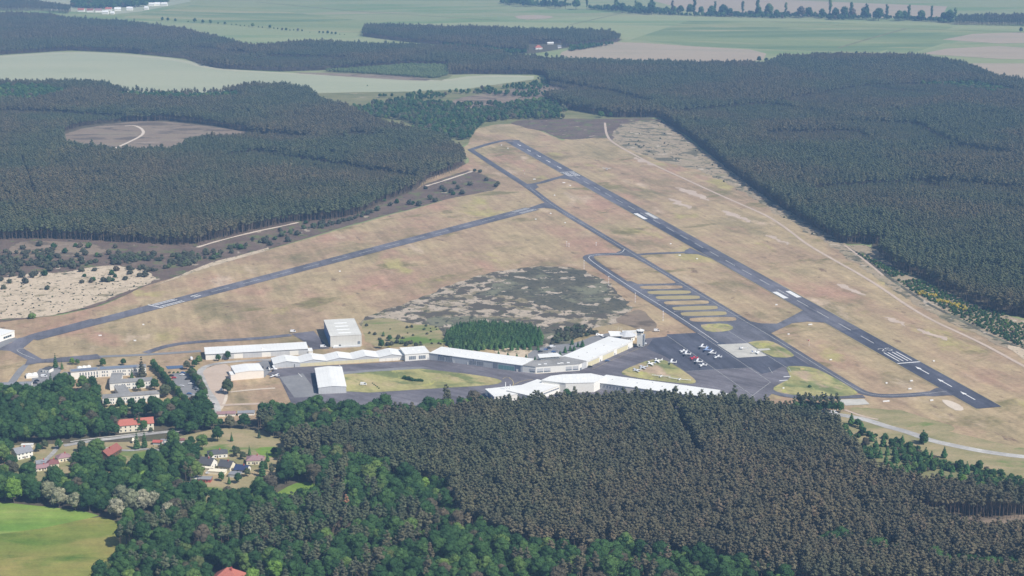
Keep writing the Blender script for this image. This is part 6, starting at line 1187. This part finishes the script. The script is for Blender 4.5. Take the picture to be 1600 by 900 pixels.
# trees in the scrub on the right
sc_ = [(1320, 676), (1326, 690), (1333, 700), (1346, 671), (1348, 682), (1362, 690), (1368, 703), (1380, 698), (1393, 700), (1398, 712), (1408, 706), (1410, 692), (1421, 706), (1428, 722), (1437, 726), (1446, 718), (1458, 732), (1455, 720), (1386, 712), (1400, 724), (1390, 738), (1400, 742), (1375, 716), (1384, 726), (1352, 700), (1360, 712), (1398, 753), (1412, 748), (1440, 740), (1442, 692), (1475, 716), (1488, 738), (1500, 735), (1510, 741), (1524, 745), (1330, 664), (1340, 668), (1417, 738), (1470, 748), (1485, 756), (1530, 735), (1500, 752)]
for i, (x, y) in enumerate(sc_): tree('pinegreen' if i % 4 else 'broad', U(x, y), random.uniform(.42, .66) if i % 4 else .6, 'young green pine scattered in the scrub beside the country road' if i % 4 else 'leafy green bush tree in the scrub beside the country road', 'young pines in the roadside scrub' if i % 4 else 'bush trees in the roadside scrub')
for x, y, s_, lb in ((1030, 760, .95, 'bleached dead pine left of the dark ride in the near forest'), (1160, 700, .9, 'brown dead pine near the upper edge of the pine forest'), (900, 720, .9, 'brown dead pine in the middle of the pine forest'), (1310, 800, .95, 'brown dead pine toward the felled strip'), (700, 735, .9, 'brown dead pine near the mixed wood')): tree('dead', U(x, y), s_, lb)
tree('bright', U(1504, 757), .55, 'bright lime-green bush in the roadside scrub'); tree('broad', U(1443, 695), .75, 'dark round tree right beside the curve of the country road')
# shrubs on the left heath and sand
hs = []
for x, y in [(36, 390), (6, 405), (9, 395), (12, 416), (62, 385), (84, 387), (82, 393), (18, 413), (34, 413), (40, 404), (5, 419), (28, 410), (84, 418), (95, 413), (104, 417), (112, 410), (150, 411), (156, 402), (121, 402), (127, 408), (134, 399), (130, 394), (115, 420), (127, 425), (78, 424), (148, 424), (203, 429), (218, 433), (227, 433), (196, 438), (128, 443), (162, 441), (170, 441), (74, 453), (40, 443), (35, 434), (50, 434), (55, 431), (15, 443), (6, 452), (0, 440), (20, 432), (5, 430), (230, 425), (222, 420), (258, 420), (250, 408), (266, 410), (290, 400), (300, 398), (310, 405), (322, 396), (334, 395), (210, 405), (225, 400), (240, 400), (185, 398), (200, 405), (175, 405), (190, 405), (170, 398), (180, 388), (362, 396), (296, 415), (285, 412), (270, 402), (330, 405), (305, 412), (345, 398), (415, 380), (430, 375), (440, 370), (438, 362), (454, 364), (475, 358), (490, 356), (500, 352), (465, 368), (505, 348), (515, 350), (450, 378), (422, 384), (580, 333), (590, 330), (610, 322), (640, 320), (655, 322), (672, 312), (680, 316), (695, 300), (705, 302), (715, 296), (722, 304), (735, 290), (710, 288), (760, 283), (778, 288), (775, 292), (750, 270), (742, 268), (690, 296), (665, 296)]:
    hs.append((x, y))
for x, y in hs:
    z_ = 'on the heath above the pale sand flat' if x < 130 and y < 424 else 'standing on the pale sand flat' if y > 424 else 'on the brown heath right of the sand flat' if x < 300 else 'between the white track and the dry airfield grass' if x < 560 else 'on the heath tongue near the far taxiway bend'
    tree('shrub', U(x, y), random.uniform(1.5, 2.3), 'dark rounded pine shrub '+z_, 'dark shrubs '+z_)
for x, y in [(84, 388), (118, 386), (125, 387), (139, 388), (152, 401), (76, 408), (180, 412), (102, 396), (143, 442), (145, 440), (175, 430), (180, 434), (176, 440), (182, 424), (132, 433), (70, 431), (360, 389), (340, 402), (376, 390), (620, 318), (708, 305), (535, 335), (545, 330), (600, 315), (50, 498), (478, 350), (645, 320)]: tree('greenshrub', U(x, y), random.uniform(1.3, 2.2), 'light green leafy bush on the heath left of the second runway', 'green bushes on the left heath')
def shr(n, poly, s0, s1, key, label, group):
    P_ = scatter(W(poly), 6, .6); P_ = P_[RNG.permutation(len(P_))[:n]]
    for p in P_: tree(key, p, random.uniform(s0, s1), label, group)
shr(34, [(240, 400), (330, 396), (400, 372), (520, 348), (600, 325), (560, 338), (400, 384), (320, 412), (240, 425)], .7, 1.5, 'shrub', 'dark rounded pine shrub on the heath left of the second runway', 'dark shrubs on the left heath')
shr(110, [(60, 440), (240, 440), (100, 488), (0, 500), (0, 450)], .22, .55, 'shrub', 'tiny dark shrub dotted on the pale sand flat', 'tiny shrubs on the sand flat')
shr(30, [(570, 510), (700, 510), (690, 540), (590, 545)], .4, 1.0, 'shrub', 'low dark shrub on the meadow behind the gabled hangar row', 'shrubs on the meadow behind the hangars')
for x, y in [(620, 537), (628, 538), (612, 540), (635, 541), (622, 530), (642, 538), (606, 541), (650, 542)]: tree('shrub', U(x, y), 1.3, 'brown-green shrub in the clump behind the hangar roofs', 'shrub clump behind the hangar roofs')
for x, y in [(608, 544), (640, 536), (642, 512), (604, 539)]: tree('broom', U(x, y), .8, 'yellow flowering broom bush behind the hangar roofs', 'broom bushes behind the hangar roofs')
for i in range(9): tree('greenshrub', U(632+i*3.4, 594+i*.5-abs(4-i)*.3), .9+.2*(i < 4), 'dark green bush in the clump on the central grass island', 'bush clump on the central grass island')
for i in range(5): tree('greenshrub', U(582+i*2.5, 600+i*2.0), .4, 'low green bush in the short hedge on the central grass island', 'short hedge on the central grass island')
tree('greenshrub', U(1265, 606), .9, 'single dark bush on the near grass island')
for i in range(34): x = 1434+i*2.3; tree('broom', U(x, 458+(x-1432)*.33+random.uniform(-4, 4)), random.uniform(.8, 1.25), 'yellow flowering broom bush in the strip below the east forest', 'yellow broom bushes below the east forest')
shr(50, [(960, 225), (1035, 190), (1160, 284), (1310, 376), (1290, 380), (1100, 268)], .3, .8, 'shrub', 'small dark shrub along the foot of the east forest', 'small shrubs along the east forest edge')
q1 = scatter(W([(1330, 390), (1395, 420), (1440, 440), (1520, 478), (1700, 524), (1750, 590), (1600, 545), (1500, 498), (1420, 452)]), 4.2, .5); mass('green_scrub', 'greenshrub', q1[nz(q1, .03, 3) > -.25], RNG.uniform(.45, 1.0, len(q1))[:int((nz(q1, .03, 3) > -.25).sum())], 'dense green scrub below the east forest')
q4 = scatter(W([(0, 400), (60, 392), (180, 398), (320, 398), (400, 378), (520, 350), (600, 326), (560, 342), (400, 386), (320, 410), (240, 424), (100, 418), (0, 430)]), 6.5, .5); q4 = q4[nz(q4, .03, 12) > .02]; mass('heath_scrub', 'shrub', q4, RNG.uniform(.8, 1.9, len(q4)), 'scattered dark scrub in the heather below the west forest')
q2 = scatter(W([(860, 540), (940, 520), (900, 510), (870, 518)]), 5, .5); mass('dark_scrub', 'shrub', q2, RNG.uniform(.8, 1.5, len(q2)), 'dark scrub at the right end of the young pine patch')
q3 = scatter(W([(1305, 675), (1350, 678), (1420, 695), (1480, 722), (1600, 748), (1750, 768), (1750, 792), (1520, 784), (1376, 764), (1340, 720)]), 4.6, .5); q3 = q3[nz(q3, .04, 3) > -.12]; mass('roadside_scrub', 'greenshrub', q3, RNG.uniform(.5, 1.5, len(q3)), 'mixed low scrub beside the country road')
# bare stems in the felled strip at the right
for i in range(26): x = 1455+i*5.9; tree('pine', U(x, 811+random.uniform(-2, 2)), random.uniform(1.0, 1.15), 'tall pine with a long bare stem along the felled strip', 'bare-stemmed pines at the felled strip')
# stems showing at the south edge of the far left clearing and the east forest
# ------------------------------------------------------------------ haze
hm = bpy.data.materials.new('haze'); hm.use_nodes = True; ht = hm.node_tree; ht.nodes.clear()
ho = ht.nodes.new('ShaderNodeOutputMaterial'); pv = ht.nodes.new('ShaderNodeVolumePrincipled'); ht.links.new(pv.outputs[0], ho.inputs['Volume'])
pv.inputs['Color'].default_value = (.34, .60, 1.0, 1); pv.inputs['Density'].default_value = HAZE if 'HAZE' in globals() else .000100
hz = MB().box(-G-50, G+50, -4050, 2*G+50, -1, HC+14).build('haze', hm); hz['kind'] = 'stuff'; hz['label'] = 'thin blue summer haze over the land'
